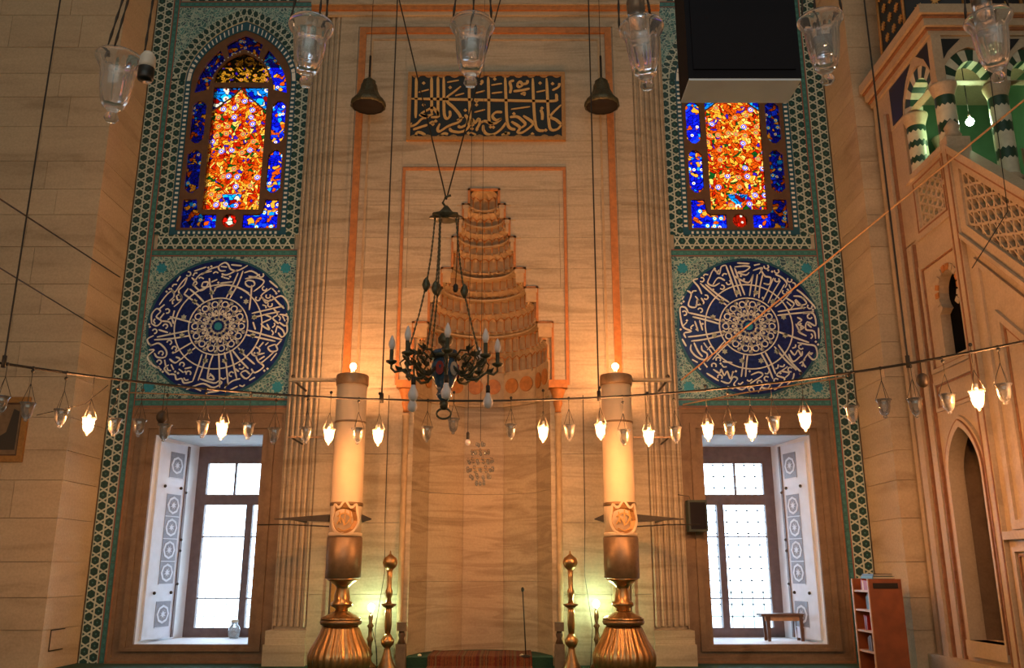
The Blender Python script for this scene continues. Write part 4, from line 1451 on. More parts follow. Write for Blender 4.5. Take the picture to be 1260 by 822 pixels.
def keyhole():
    c, zc, r = 12.86, 5.74, .30
    pts = [(12.52, 4.72), (13.20, 4.72), (13.20, 5.44), (13.10, 5.50)]
    a0, a1 = math.radians(-45), math.radians(225)
    pts += [(c + r * math.cos(a0 + (a1 - a0) * i / 16), zc + r * 1.08 * math.sin(a0 + (a1 - a0) * i / 16)) for i in range(17)]
    pts += [(12.62, 5.50), (12.52, 5.44)]
    return pts


def parch(u0, u1, z0, zs, za, n=10):
    c, h = (u0 + u1) / 2, (u1 - u0) / 2
    r = [archpt(h, zs, za, (i / n) ** 1.6) for i in range(n + 1)]
    return [(u0, z0), (u1, z0)] + [(c + x, z) for x, z in r] + [(c - x, z) for x, z in reversed(r[:-1])]


key = keyhole()
door = parch(12.50, 13.42, .57, 2.95, 3.62)
MB().plate(rect(12.36, 14.66, 0, 6.85), [key, door], PM, -.16, 0).build('kiosk_wall', 'minbar_marble', mb_)
MB().box(XB + .8, XB + 1.0, 12.4, 14.6, 0, 6.8).build('inner_wall', 'void_shade', mb_)  # black backing: the dark behind the openings put into colour
MB().box(XB + .10, XB + 1.0, 13.425, 13.6, 0, 4.0).build('inner_wall', 'frame_stone', mb_)
MB().box(XB + .165, XB + 1.0, 13.3, 13.6, 4.01, 6.7).build('inner_wall', 'void_shade', mb_)  # black block: shade behind the keyhole put into colour
MB().box(XB + .02, XB + 2.2, 12.36, 14.66, 6.72, 6.86).build('kiosk_floor', 'minbar_marble', mb_)
# brick edged keyhole
m = MB()
for i in range(14):
    a = math.radians(-40 + 262 * i / 13)
    c = (12.86 + .335 * math.cos(a), 5.74 + .36 * math.sin(a))
    tx, tz = math.cos(a) * .05, math.sin(a) * .05
    px, pz = -math.sin(a) * .042, math.cos(a) * .042
    m.plate([(c[0] - tx - px, c[1] - tz - pz), (c[0] + tx - px, c[1] + tz - pz), (c[0] + tx + px, c[1] + tz + pz), (c[0] - tx + px, c[1] - tz + pz)], [], PM, 0, .02)
    if i % 2:
        m.mi = 1 - m.mi
m.build('voussoir_ring', ['minbar_marble', 'gold_paint'], mb_)


def pframe(u0, u1, z0, z1, w, d, mat='minbar_marble', name='moulding'):
    MB().ring(rect(u0, u1, z0, z1), rect(u0 + w, u1 - w, z0 + w, z1 - w), PM, 0, d).build(name, mat, mb_)


pframe(12.42, 13.62, 4.56, 6.36, .06, .05)
pframe(12.48, 13.56, 4.62, 6.30, .02, .03, 'rust_line')
pframe(12.40, 13.64, 3.95, 4.42, .05, .04)
pframe(12.46, 13.58, 4.01, 4.36, .018, .025, 'rust_line')
# arch mouldings round the passage
for w, d, mt in ((.16, .05, 'minbar_marble'), (.09, .08, 'minbar_marble'), (.105, .084, 'rust_line')):
    o_ = parch(12.50 - w * .6, 13.42 + w, .45, 2.95, 3.62 + w * 1.15)
    i_ = (parch(12.50 - .055, 13.42 + .089, .46, 2.95, 3.62 + .10) if w == .16 else door) if mt != 'rust_line' else parch(12.50 - .09 * .6, 13.42 + .09, .46, 2.95, 3.62 + .09 * 1.15)
    MB().ring(o_, i_, PM, 0, d).build('arch_moulding', mt, mb_)
MB().box(XB - .10, XB + .34, 12.44, 13.52, .35, .57).build('threshold', 'minbar_marble', mb_)
MB().box(XB - .16, XB + .34, 12.36, 14.66, 0, .28).build('plinth', 'minbar_marble', mb_)
# tall mouldings beside the passage, running the full height
for u, w, d, mt in ((14.42, .12, .06, 'minbar_marble'), (14.34, .03, .05, 'rust_line'), (14.08, .18, .10, 'minbar_marble'), (14.02, .03, .06, 'rust_line'), (13.76, .16, .06, 'minbar_marble'), (13.70, .025, .05, 'rust_line')):
    MB().box(XB - d, XB, u, u + w, .28, 6.8 if u < 13.9 else 9.4).build('moulding', mt, mb_)
# corner post between kiosk and stair
MB().box(XB - .07, XB + .3, 12.18, 12.40, 0, 8.0).build('corner_post', 'minbar_marble', mb_)
MB().box(XB - .085, XB - .07, 12.20, 12.225, .3, 7.8).build('post_line', 'rust_line', mb_)
MB().box(XB - .085, XB - .07, 12.36, 12.385, .3, 7.8).build('post_line', 'rust_line', mb_)
MB().lathe([(.10, 0), (.13, .05), (.09, .12), (.12, .2), (.05, .3), (.01, .34)], 12, (XB + .1, 12.29, 8.0)).build('post_finial', 'minbar_marble', mb_)
# pierced balustrade of the kiosk
PX = lambda u, v, d: (XB - d, u, v)
hx, tr = kagome(12.58, 13.36, 7.0, 7.68, .085, .84, .60, 12.60, 7.05)
keep = [p for p in hx + tr if area(p) > .0006]
inset = lambda p, f: [(sum(q[0] for q in p) / len(p) + (q[0] - sum(r[0] for r in p) / len(p)) * f, sum(q[1] for q in p) / len(p) + (q[1] - sum(r[1] for r in p) / len(p)) * f) for q in p]
MB().plate(rect(12.52, 13.42, 6.94, 7.74), [inset(p, .9) for p in keep], PX, -.06, 0).build('pierced_screen', 'minbar_marble', mb_)
MB().ring(rect(12.40, 13.60, 6.8, 7.84), rect(12.54, 13.40, 6.96, 7.72), PX, -.10, .04).build('screen_frame', 'minbar_marble', mb_)
MB().ring(rect(12.48, 13.46, 6.90, 7.78), rect(12.505, 13.435, 6.925, 7.755), PX, .03, .05).build('screen_line', 'rust_line', mb_)
MB().box(XB - .08, XB + .14, 12.36, 13.66, 7.84, 7.94).build('handrail', 'minbar_marble', mb_)
MB().box(XB - .01, XB + .095, 13.58, 14.6, 6.87, 9.4).build('kiosk_back_panel', 'minbar_marble', mb_)
MB().box(XB + .12, XB + 2.2, 14.5, 14.62, 6.8, 10.2).build('kiosk_back_wall', 'kiosk_green', mb_)
MB().box(XB + 2.1, XB + 2.2, 12.4, 14.5, 6.8, 10.2).build('kiosk_side_wall', 'kiosk_green', mb_)

# stair flank: sloping rail, pierced screen, panels below
sl = (7.78 - 6.35) / (12.22 - 10.62)                  # rise per metre
zr = lambda u, off: 7.86 + off + (u - 12.2) * sl
U0, U1 = 12.18, 8.2
MB().plate([(U1, zr(U1, -.14)), (U0, zr(U0, -.14)), (U0, zr(U0, 0)), (U1, zr(U1, 0))], [], PX, -.16, .10).build('stair_handrail', 'minbar_marble', mb_)
MB().plate([(U1, zr(U1, -.20)), (U0, zr(U0, -.20)), (U0, zr(U0, -.14)), (U1, zr(U1, -.14))], [], PX, -.10, .06).build('rail_line', 'rust_line', mb_)
# the screen is sheared along the slope: local v is measured from the rail
shear = lambda u, v, d: (XB - d, u, zr(u, 0) + v)
hx, tr = kagome(9.0, 12.0, -1.22, -.34, .105, .84, .62, 9.05, -1.1)
keep = [inset(p, .92) for p in hx + tr if area(p) > .0015]
keep = [[(x, min(-.345, max(-1.215, y))) for x, y in p] for p in keep]
MB().plate(rect(8.9, 12.06, -1.27, -.29), keep, shear, -.07, 0).build('pierced_screen', 'minbar_marble', mb_)
MB().ring(rect(U1, U0, -1.46, -.18), rect(8.95, 12.03, -1.24, -.32), shear, -.10, .04).build('screen_frame', 'minbar_marble', mb_)
MB().plate(rect(U1, U0, -1.52, -1.44), [], shear, -.1, .09).build('string_moulding', 'minbar_marble', mb_)
MB().plate(rect(U1, U0, -1.56, -1.525), [], shear, -.1, .05).build('string_line', 'rust_line', mb_)
MB().plate([(U1, 0), (U0, 0), (U0, zr(U0, -1.5)), (U1, zr(U1, -1.5))], [], PX, -.3, 0).build('flank_wall', 'minbar_marble', mb_)
MB().plate(rect(U1, U0, -1.5, -.05), [], lambda u, v, d: (XB + 1.05 - d, u, zr(u, 0) + v), -.12, 0).build('far_balustrade', 'frame_stone', mb_)  # browner stone than the near side: shade behind the screen put into colour
MB().plate([(U1, .3), (U0, .3), (U0, zr(U0, -1.3)), (U1, zr(U1, -1.3))], [], lambda u, v, d: (XB + 1.04 - d, u, v), 0, .7).build('stair_body', 'frame_stone', mb_)
# sunk triangular panels on the flank
tri_o = [(U1 + .2, zr(U1 + .2, -1.72)), (U1 + .2, 2.08), (11.98, 2.08), (11.98, zr(11.98, -1.72))]
tri_i = [(U1 + .35, zr(U1 + .35, -1.9)), (U1 + .35, 2.20), (11.88, 2.20), (11.88, zr(11.88, -1.82))]
MB().ring(tri_o, tri_i, PX, 0, .04).build('flank_moulding', 'minbar_marble', mb_)
f2 = [(U1 + .6, 2.5), (11.62, 2.5), (11.62, zr(11.62, -2.30)), (U1 + .6, zr(U1 + .6, -2.30))]
f2i = [(U1 + .7, 2.6), (11.54, 2.6), (11.54, zr(11.54, -2.42)), (U1 + .7, zr(U1 + .7, -2.42))]
MB().ring(f2, f2i, PX, 0, .05).build('flank_moulding', 'minbar_marble', mb_)
f3 = [(U1 + .72, 2.62), (11.52, 2.62), (11.52, zr(11.52, -2.44)), (U1 + .72, zr(U1 + .72, -2.44))]
f3i = [(U1 + .75, 2.65), (11.49, 2.65), (11.49, zr(11.49, -2.48)), (U1 + .75, zr(U1 + .75, -2.48))]
MB().ring(f3, f3i, PX, 0, .02).build('flank_line', 'rust_line', mb_)
MB().box(XB - .08, XB, 8.3, 12.18, 1.95, 2.06).build('flank_rail', 'minbar_marble', mb_)
pframe(10.9, 12.05, .5, 1.85, .06, .05, name='flank_moulding')
pframe(11.0, 11.95, .6, 1.75, .02, .03, 'rust_line', 'flank_line')
MB().box(XB - .16, XB, 8.2, 12.18, 0, .28).build('plinth', 'minbar_marble', mb_)


# striped columns of the kiosk, with zigzag seams, and the arches they carry
def striped_column(cx, cy, z0, z1, r, name='column'):
    n = 6
    h = (z1 - z0) / n
    for i in range(n):
        m = MB()
        za, zc = z0 + i * h, z0 + (i + 1) * h
        zigzag = []
        k = 24
        up = i % 2 == 0
        hh = h * (1.25 if up else .75)
        a_ = za if up else z0 + i * h + .25 * h
        b_ = a_ + hh
        base = len(m.v)
        m.smooth = True
        for q in range(k):
            a = 2 * PI * q / k
            zz = .02 * (1 if q % 2 else -1)
            m.v.append((cx + r * math.cos(a), cy + r * math.sin(a), a_ + (zz if i else 0)))
            m.v.append((cx + r * math.cos(a), cy + r * math.sin(a), b_ + (zz if i < n - 1 else 0)))
        for q in range(k):
            c, d = base + 2 * q, base + 2 * ((q + 1) % k)
            m.face((c, d, d + 1, c + 1))
        m.build('column_drum', 'stone_white' if up else 'stone_dark_green', mb_)
    MB().lathe([(r, 0), (r * 1.05, .05), (r * 1.35, .18), (r * 1.4, .22)], 16, (cx, cy, z1)).build('capital', 'minbar_marble', mb_)
    MB().lathe([(r * 1.4, 0), (r * 1.4, .06), (r * 1.1, .12), (r, .14)], 16, (cx, cy, z0 - .12)).build('column_base', 'minbar_marble', mb_)


ZC = 9.0
for cx, cy in ((XB + .12, 13.42), (XB + .14, 12.45), (XB + 1.0, 12.47), (XB + 1.85, 12.47), (XB + 1.0, 14.2)):
    striped_column(cx, cy, 7.45 if cy < 13 else 7.95, ZC - .2, .15)


def striped_arch(p0, p1, zs, za, y_is_u, fixed, thick):
    """ring of alternating stones between two columns"""
    n = 11
    h = (p1 - p0) / 2
    c = (p0 + p1) / 2
    mp = (lambda u, v, d: (fixed - d, u, v)) if y_is_u else (lambda u, v, d: (u, fixed - d, v))
    for i in range(n):
        a0, a1 = PI * i / n, PI * (i + 1) / n
        q = []
        for a in (a0, (a0 + a1) / 2, a1):
            q.append((c + h * math.cos(a), zs + (za - zs) * math.sin(a)))
        for a in (a1, (a0 + a1) / 2, a0):
            q.append((c + (h + .20) * math.cos(a), zs + (za - zs + .20) * math.sin(a)))
        MB().plate(q, [], mp, -thick, 0).build('voussoir', 'stone_dark_green' if i % 2 else 'stone_white', mb_)


striped_arch(12.60, 13.30, ZC + .02, 9.42, True, XB + .0, .22)
striped_arch(XB + .30, XB + .88, ZC + .02, 9.42, False, 12.36, .22)
striped_arch(XB + 1.18, XB + 1.70, ZC + .02, 9.42, False, 12.36, .22)
MB().box(XB - .028, XB + .13, 12.29, 12.46, ZC + .02, 9.86).build('corner_pier', 'minbar_marble', mb_)
MB().box(XB + .10, XB + .2, 13.52, 14.6, 6.86, 9.86).build('kiosk_side_panel', 'minbar_marble', mb_)
# panel above the arches and cornice
o_ = rect(12.30, 14.6, ZC + .05, 9.85)
h_ = parch(12.42, 13.48, ZC + .06, ZC + .1, 9.66)
MB().plate(o_, [h_], PX, -.12, .02).build('spandrel', 'minbar_marble', mb_)
FXk = FX(12.36)
hs_ = [[(XB + a + p[0], p[1]) for p in [(q[0] - 0, q[1]) for q in parch(0, w, ZC + .06, ZC + .1, 9.66)]] for a, w in ((.10, .96), (1.12, .7))]
MB().plate(rect(XB - .02, XB + 2.2, ZC + .05, 9.85), hs_, FXk, -.12, .02).build('spandrel', 'minbar_marble', mb_)
for z0, z1, d, mt in ((9.85, 9.93, .06, 'minbar_marble'), (9.93, 9.97, .10, 'rust_line'), (9.97, 10.10, .15, 'minbar_marble'), (10.10, 10.14, .19, 'rust_line'), (10.14, 10.30, .24, 'minbar_marble')):
    MB().box(XB - d, XB + 2.2 + d, 12.36 - d, 14.62, z0, z1).build('cornice_band', mt, mb_)
for pts in ([(.06, 9.80), (.46, 9.80), (.24, 9.58), (.06, 9.28)], [(.70, 9.80), (1.42, 9.80), (1.22, 9.56), (1.09, 9.26), (1.05, 9.26), (.92, 9.56)]):
    MB().plate([(XB + p[0], p[1]) for p in reversed(pts)], [], FXk, .02, .03).build('dark_spandrel_panel', 'spire_blue', mb_)
MB().plate([(12.42, 9.80), (12.84, 9.80), (12.60, 9.60), (12.44, 9.30)], [], PX, .02, .03).build('dark_spandrel_panel', 'spire_blue', mb_)
MB().plate([(13.06, 9.80), (13.9, 9.80), (13.9, 9.1), (13.53, 9.1), (13.46, 9.35), (13.30, 9.60)], [], PX, .02, .03).build('dark_spandrel_panel', 'spire_blue', mb_)
# spire: dark faceted cone with gilt stars
sp = MB()
cxs, cys = XB + 1.1, 13.5
pr = lambda r, z: [(cxs + r * math.cos(PI / 4 * i + PI / 8), cys + r * math.sin(PI / 4 * i + PI / 8), z) for i in range(8)]
sp.v += pr(1.22, 10.30) + pr(1.18, 12.2) + pr(.04, 17)
for q in range(2):
    for i in range(8):
        sp.face((q * 8 + i, q * 8 + (i + 1) % 8, q * 8 + 8 + (i + 1) % 8, q * 8 + 8 + i))
spire = sp.build('spire', 'spire_blue', mb_)
for i in range(8):
    am = PI / 4 * i + PI / 4
    ap = 1.22 * math.cos(PI / 8)
    if math.cos(am) > .3 and math.sin(am) > -.3:
        continue
    nx, ny = math.cos(am), math.sin(am)
    for row in range(6):
        for cc in range(3):
            z = 10.45 + row * .3
            o = (cc - 1) * .27 + (.06 if row % 2 else -.04)
            m = MB()
            mp = lambda u, v, d, nx=nx, ny=ny: (cxs + nx * (ap + d - .008) - ny * u, cys + ny * (ap + d - .008) + nx * u, v)
            m.plate([(o + (.085 if q % 2 else .038) * math.cos(PI / 8 * q), z + (.085 if q % 2 else .038) * math.sin(PI / 8 * q)) for q in range(16)], [], mp, 0, .02)
            m.build('gilt_star', 'gilt', spire)
    e = MB().tube([(cxs + 1.23 * math.cos(am - PI / 8), cys + 1.23 * math.sin(am - PI / 8), 10.3), (cxs + 1.19 * math.cos(am - PI / 8), cys + 1.19 * math.sin(am - PI / 8), 12.2)], .03, 6)
    e.build('gilt_rib', 'gilt_dark', spire)
# lamp inside the kiosk
kl = thing('kiosk_lamp', (XB + .78, 12.95, 10.0), 'bare lit bulb hanging inside the striped kiosk', 'lamp')
MB().tube([(XB + .78, 12.95, 9.85), (XB + .78, 12.95, 8.78)], .008, 5).build('flex', 'black_wire', kl)
MB().lathe([(.02, 0), (.022, .07)], 8, (XB + .78, 12.95, 8.72)).build('bulb_socket', 'socket_white', kl)
MB().ball((XB + .78, 12.95, 8.66), .065, 10).build('bulb', 'bulb_kiosk', kl)

# ------------------------------------------------------------------ bookcase by the right pier
bc = thing('bookcase', (6.3, 14.35, 0), 'narrow reddish wooden bookcase with open shelves at the pier', 'bookcase')
x0, x1, y0, y1, H = 6.03, 6.53, 13.98, 14.66, 1.42
MB().box(x0, x1, y0, y0 + .03, 0, H).build('end_panel', 'wood_orange', bc)
MB().box(x0, x1, y1 - .03, y1, 0, H).build('end_panel', 'wood_orange', bc)
MB().box(x1 - .02, x1, y0 + .03, y1 - .03, 0, H - .04).build('back_panel', 'wood_orange', bc)
for z in (.03, .32, .62, .93, 1.22):
    MB().box(x0, x1 - .02, y0 + .03, y1 - .03, z, z + .03).build('shelf', 'wood_pale', bc)
for y in (y0 - .002, y1 - .036):
    MB().box(x0 - .015, x0, y, y + .04, 0, H).build('post', 'wood_pale', bc)
MB().box(x0 + .06, x1 - .06, y0 - .012, y0, H - .14, H - .06).build('slot', 'void_shade', bc)
bk = 0
for z, y, n, mats in ((1.25, 14.05, 7, ('book_red', 'book_tan', 'book_red', 'book_red')), (.96, 14.05, 4, ('book_black', 'book_black', 'book_teal')), (.65, 14.30, 3, ('book_red', 'book_black')), (.35, 14.2, 3, ('wood_dark', 'book_black'))):
    for i in range(n):
        w, h = random.uniform(.035, .055), random.uniform(.19, .235) * (.68 if z > 1.2 else 1)
        mt = mats[i % len(mats)]
        cn = {'book_red': 'red', 'book_tan': 'tan', 'book_black': 'black', 'book_teal': 'teal', 'wood_dark': 'brown'}[mt]
        sh = {1.25: 'top', .96: 'second', .65: 'third', .35: 'fourth'}[z]
        t = thing('book', (x0 + .1, y + w / 2, z), cn + ' bound book standing on the ' + sh + ' shelf of the bookcase', 'book', 'books in the bookcase')
        MB().box(x0 + .04, x0 + .044, y, y + w, z + .001, z + h).box(x0 + .044, x0 + .20, y, y + .004, z + .001, z + h).box(x0 + .044, x0 + .20, y + w - .004, y + w, z + .001, z + h).build('cover', mt, t)
        MB().box(x0 + .045, x0 + .195, y + .0045, y + w - .0045, z + .005, z + h - .006).build('pages', 'paper', t)
        y += w + .003
for i, (w, d, h, mt, nm) in enumerate(((.34, .24, .04, 'book_teal', 'teal'), (.30, .22, .035, 'book_black', 'black'))):
    z = H + sum((.04, .035)[:i])
    t = thing('book', (6.3, 14.3, z), nm + ' book lying flat on top of the bookcase', 'book', 'books on top of the bookcase')
    MB().box(6.3 - w / 2, 6.3 + w / 2, 14.3 - d, 14.3 + d, z, z + .006).box(6.3 - w / 2, 6.3 + w / 2, 14.3 - d, 14.3 + d, z + h - .006, z + h).box(6.3 - w / 2, 6.3 - w / 2 + .006, 14.3 - d, 14.3 + d, z + .006, z + h - .006).build('cover', mt, t)
    MB().box(6.3 - w / 2 + .007, 6.3 + w / 2 - .01, 14.3 - d + .01, 14.3 + d - .01, z + .007, z + h - .007).build('pages', 'paper', t)

# ------------------------------------------------------------------ small things on the sills and walls
t = thing('sill_bench', (5.47, 16.75, .31), 'small dark wooden bench standing on the window sill', 'bench')
MB().box(5.05, 5.90, 16.58, 16.92, .74, .785).build('top', 'wood_dark', t)
MB().box(5.12, 5.83, 16.62, 16.64, .66, .74).build('apron', 'wood_pale', t)
for x, y in ((5.18, 16.63), (5.78, 16.63), (5.18, 16.86), (5.78, 16.86)):
    hexa(MB(), [(x - .025, y - .02, .31), (x + .025, y - .02, .31), (x + .025, y + .02, .31), (x - .025, y + .02, .31), (x - .04, y - .025, .74), (x + .04, y - .025, .74), (x + .04, y + .025, .74), (x - .04, y + .025, .74)]).build('leg', 'wood_dark', t)
t = thing('glass_jar', (-4.68, 17.3, .31), 'round clear glass jar on the window sill', 'jar')
MB().lathe([(.07, 0), (.10, .04), (.115, .12), (.10, .2), (.06, .25), (.06, .29)], 16, (-4.68, 17.3, .31)).build('body', 'cup_glass', t)
MB().lathe([(.065, .29), (.065, .33), (.01, .34)], 14, (-4.68, 17.3, .31)).build('lid', 'paper', t)

t = thing('wall_speaker', (3.79, 15.75, 2.2), 'small dark green loudspeaker fixed beside the bright window', 'loudspeaker')
MB().box(3.63, 3.96, 15.58, 15.84, 2.2, 2.74).build('case', 'speaker_green', t)
MB().box(3.66, 3.93, 15.57, 15.58, 2.24, 2.70).build('grille', 'speaker_black', t)
MB().box(3.74, 3.84, 15.84, 15.93, 2.40, 2.52).build('bracket', 'iron', t)
MB().tube([(3.72, 15.8, 2.74), (3.70, 15.8, 2.82), (3.5, 15.8, 2.85)], .008, 5).build('flex', 'black_wire', t)

t = thing('framed_picture', (-7.95, 14.66, 3.3), 'framed dark picture hung on the limestone pier', 'picture')
pm = FX(14.695, -8.02, 3.3)
MB().ring(rect(-.36, .36, 0, 1.1), rect(-.26, .26, .1, 1.0), pm, 0, .05).build('frame', 'gilt_dark', t)
MB().ring(rect(-.26, .26, .1, 1.0), rect(-.235, .235, .125, .975), pm, 0, .035).build('frame_lip', 'wood_dark', t)
MB().plate(rect(-.24, .24, .12, .98), [], pm, 0, .02).build('picture', 'copper_drum', t)
MB().plate([(-.2, .2), (.2, .2), (.2, .85), (.1, .9), (.06, .7), (.02, .5), (-.1, .42), (-.2, .4)], [], pm, .02, .024).build('dark_figure', 'picture_dark', t)

# small iron staple low on the left pier
tag(MB().box(-6.95, -6.935, 14.95, 15.4, .60, .615).box(-6.95, -6.935, 14.95, 15.4, .28, .295).box(-6.95, -6.94, 14.95, 14.965, .295, .60).build('wall_hatch', 'iron'), 'small iron hatch edge low on the pier near the tiled wall', 'hatch')

# ------------------------------------------------------------------ hanging bells of pierced bronze over the niche
for x, wn in ((-2.21, 'jar'), (2.26, 'bench')):
    t = thing('bell_lamp', (x, 15.0, 10.1), 'bell shaped dark bronze shade hanging toward the window with the ' + wn, 'hanging bell', 'bronze bells over the niche')
    c = (x, 15.0, 10.1)
    MB().lathe([(.30, .0), (.335, .02), (.32, .10), (.23, .2), (.17, .34), (.15, .46), (.12, .5), (.125, .54), (.05, .6), (.02, .64)], 56, c, lambda a, i: 1 + .02 * math.cos(a * 14), cap=False).build('shade', 'bronze_green', t)
    MB().lathe([(.30, .012), (.30, .03)], 28, c).build('inside', 'void_shade', t)  # flat black disc: shade within the bell put into colour
    MB().tube([(x, 15.0, 10.72), (x, 15.0, 11.2)], .022, 6).build('rod', 'iron', t)
    MB().tube([(x, 15.0, 11.2), (x, 15.0, 19.98)], .006, 4).build('cable', 'black_wire', t)

# ------------------------------------------------------------------ big black loudspeaker box hung in the hall
t = thing('hanging_loudspeaker', (2.04, 5.15, 4.6), 'big black loudspeaker box with pale grey underside, bluish daylight put into its colour, hung overhead', 'loudspeaker')
MB().box(1.675, 2.405, 5.0, 5.29, 4.62, 6.2).build('case', 'speaker_black', t)
MB().box(1.68, 2.40, 5.005, 5.285, 4.605, 4.62).build('underside', 'speaker_grey_daylit', t)
MB().box(1.71, 2.37, 4.99, 5.0, 4.68, 6.14).build('front_cloth', 'speaker_black', t)
for x in (1.8, 2.28):
    MB().tube([(x, 5.15, 6.2), (x, 5.15, 19.98)], .012, 5).build('cable', 'iron', t)

# ------------------------------------------------------------------ lamp ring hanging across the hall, far side in view
RC, RR, RZ = (-.15, 5.45), 7.5, 4.01
ring = thing('lamp_ring', (RC[0], RC[1], RZ), 'huge thin iron lamp ring hung by cables in front of the niche', 'lamp ring')
MB().tube([(RC[0] + RR * math.sin(2 * PI * i / 120), RC[1] + RR * math.cos(2 * PI * i / 120), RZ) for i in range(120)], .017, 6, True).build('hoop', 'iron', ring)
FPX, TH = 1075.0, math.radians(15.05)


def ring_angle(px):
    """angle on the hoop whose bearing from the camera is that of column px"""
    best = None
    for i in range(-1200, 1201):
        a = i / 1000.0
        x, y = RC[0] + RR * math.sin(a), RC[1] + RR * math.cos(a)
        d = y * math.cos(TH) + (RZ - EYE) * math.sin(TH)
        e = abs(630 + FPX * (x - .54) / d - px)
        if best is None or e < best[0]:
            best = (e, a)
    return best[1]


for px in (5, 470, 737, 1117):
    a = ring_angle(px)
    x, y = RC[0] + RR * math.sin(a), RC[1] + RR * math.cos(a)
    MB().tube([(x, y, RZ - .04), (x, y, RZ + .12), (x * 1.0, y, 19.98)], [.022, .012, .010], 5).build('cable', 'black_wire', ring)
    MB().tube([(x, y, RZ - .05), (x, y, RZ + .10)], .028, 8).build('clamp', 'iron', ring)

# lamp cup: (r, z) profile with a flared lip and a knob at the foot
CUP = [(.005, -.02), (.022, -.012), (.027, .0), (.018, .012), (.04, .025), (.058, .055), (.068, .10), (.074, .16), (.082, .19), (.097, .208), (.10, .216)]
CUP_I = [(.092, .212), (.072, .185), (.064, .15), (.058, .10), (.048, .065), (.02, .04), (.002, .036)]


def cup_lamp(lit):
    root = obj('lit_glass_lamp' if lit else 'glass_oil_lamp', None)
    g = MB().lathe(CUP + CUP_I, 16).build('cup', 'cup_glass', root)
    for a in (0, 2.1, 4.2):
        MB().tube([(.095 * math.cos(a), .095 * math.sin(a), .21), (.0, .0, .46)], .004, 4).build('wire', 'black_wire', root)
    if lit:
        MB().lathe([(.020, .20), (.020, .30)], 8).build('bulb_socket', 'socket_white', root)
        MB().ball((0, 0, .14), .052, 10, 1.35).build('bulb', 'bulb_warm', root)
    return root


proto = {True: cup_lamp(True), False: cup_lamp(False)}
used = {True: False, False: False}
LAMPS = [(9, 497, 0), (41, 505, 0), (82, 513, 0), (116, 523, 1), (147, 524, 0), (177, 525, 0), (208, 531, 0), (254, 527, 0), (277, 529, 1), (309, 529, 0), (341, 535, 0), (379, 534, 0), (407, 536, 1), (442, 535, 0), (467, 537, 1), (526, 533, 0), (558, 523, 0),
         (629, 530, 0), (668, 533, 1), (700, 531, 0), (738, 530, 1), (766, 537, 0), (796, 538, 1), (829, 534, 0), (868, 531, 1), (895, 528, 0), (921, 530, 1), (948, 522, 0), (986, 518, 1), (1043, 509, 0), (1083, 501, 0), (1120, 500, 0), (1160, 495, 0), (1195, 491, 1), (1227, 483, 0)]
for px, py, lit in LAMPS:
    lit = bool(lit)
    a = ring_angle(px)
    x, y = RC[0] + RR * math.sin(a), RC[1] + RR * math.cos(a)
    up = 411 - py
    z = EYE + y * (FPX * math.sin(TH) + up * math.cos(TH)) / (FPX * math.cos(TH) - up * math.sin(TH)) - .03
    if used[lit]:
        o = copy_tree(proto[lit])
    else:
        o = proto[lit]
        used[lit] = True
    sc = 1.0
    o.location = (x, y, z - .09)
    o.rotation_euler = (random.uniform(-.009, .009), random.uniform(-.009, .009), random.uniform(0, 2))
    where = [w_ for lim, w_ in ((125, 'limestone pier with the picture'), (160, 'star tile border by the picture pier'), (350, 'window with the jar'), (400, 'pilaster near the jar window'), (450, 'candle near the jar window'),
                                (500, 'marble between candle and niche, jar side'), (690, 'prayer niche'), (725, 'marble between niche and candle, bench side'), (785, 'candle near the bench window'), (850, 'pilaster near the bench window'),
                                (1025, 'window with the bench'), (1060, 'star tile border by the pulpit'), (1135, 'plain pier next to the pulpit'), (1300, 'marble pulpit')) if px < lim][0]
    tag(o, ('small lit glass lamp on the hoop before the ' if lit else 'small unlit glass lamp on the hoop before the ') + where, 'lamp', 'lit lamps of the hoop' if lit else 'unlit lamps of the hoop')
    zt = z - .09 + .45
    if RZ - zt > .01:
        wv = MB().tube([(0, 0, .45), (0, 0, .45 + RZ - zt)], .004, 4).ball((0, 0, .45 + RZ - zt), .024, 6).mesh('hanger', 'black_wire')
        h = obj('hanger', wv, o)

# two dark ostrich eggs hung from the hoop
for px, py, wn in ((203, 513, 'window with the jar'), (1132, 468, 'pulpit')):
    a = ring_angle(px)
    x, y = RC[0] + RR * math.sin(a), RC[1] + RR * math.cos(a)
    up = 411 - py
    z = EYE + y * (FPX * math.sin(TH) + up * math.cos(TH)) / (FPX * math.cos(TH) - up * math.sin(TH))
    t = thing('hanging_egg', (x, y, z), 'dark round egg hung from the iron hoop near the ' + wn, 'hanging egg', 'eggs on the hoop')
    MB().ball((x, y, z), .075, 14, 1.2).build('shell', 'ostrich_shell', t)
    MB().tube([(x, y, z + .08), (x, y, RZ)], .005, 4).build('cord', 'black_wire', t)

# ------------------------------------------------------------------ near row of big glass lamps
rail = thing('lamp_rail', (.7, 3.4, 4.75), 'iron rail carrying the big near lamps', 'rail')
MB().tube([(-2.6, 3.5, 4.75), (-.5, 3.4, 4.75), (1.5, 3.38, 4.75), (4.0, 3.45, 4.75)], .02, 6).build('bar', 'iron', rail)
for x in (-2.4, 3.8):
    MB().tube([(x, 3.48, 4.75), (x, 3.48, 19.98)], .01, 5).build('cable', 'iron', rail)
BIG = [(.004, -.045), (.02, -.042), (.03, -.028), (.026, -.012), (.016, 0), (.026, .012), (.045, .03), (.058, .07), (.066, .12), (.071, .17), (.072, .20), (.080, .22), (.095, .24), (.100, .252), (.099, .262), (.092, .272)]
BIG_I = [(.084, .262), (.078, .24), (.066, .215), (.062, .19), (.058, .12), (.048, .07), (.03, .045), (.002, .038)]


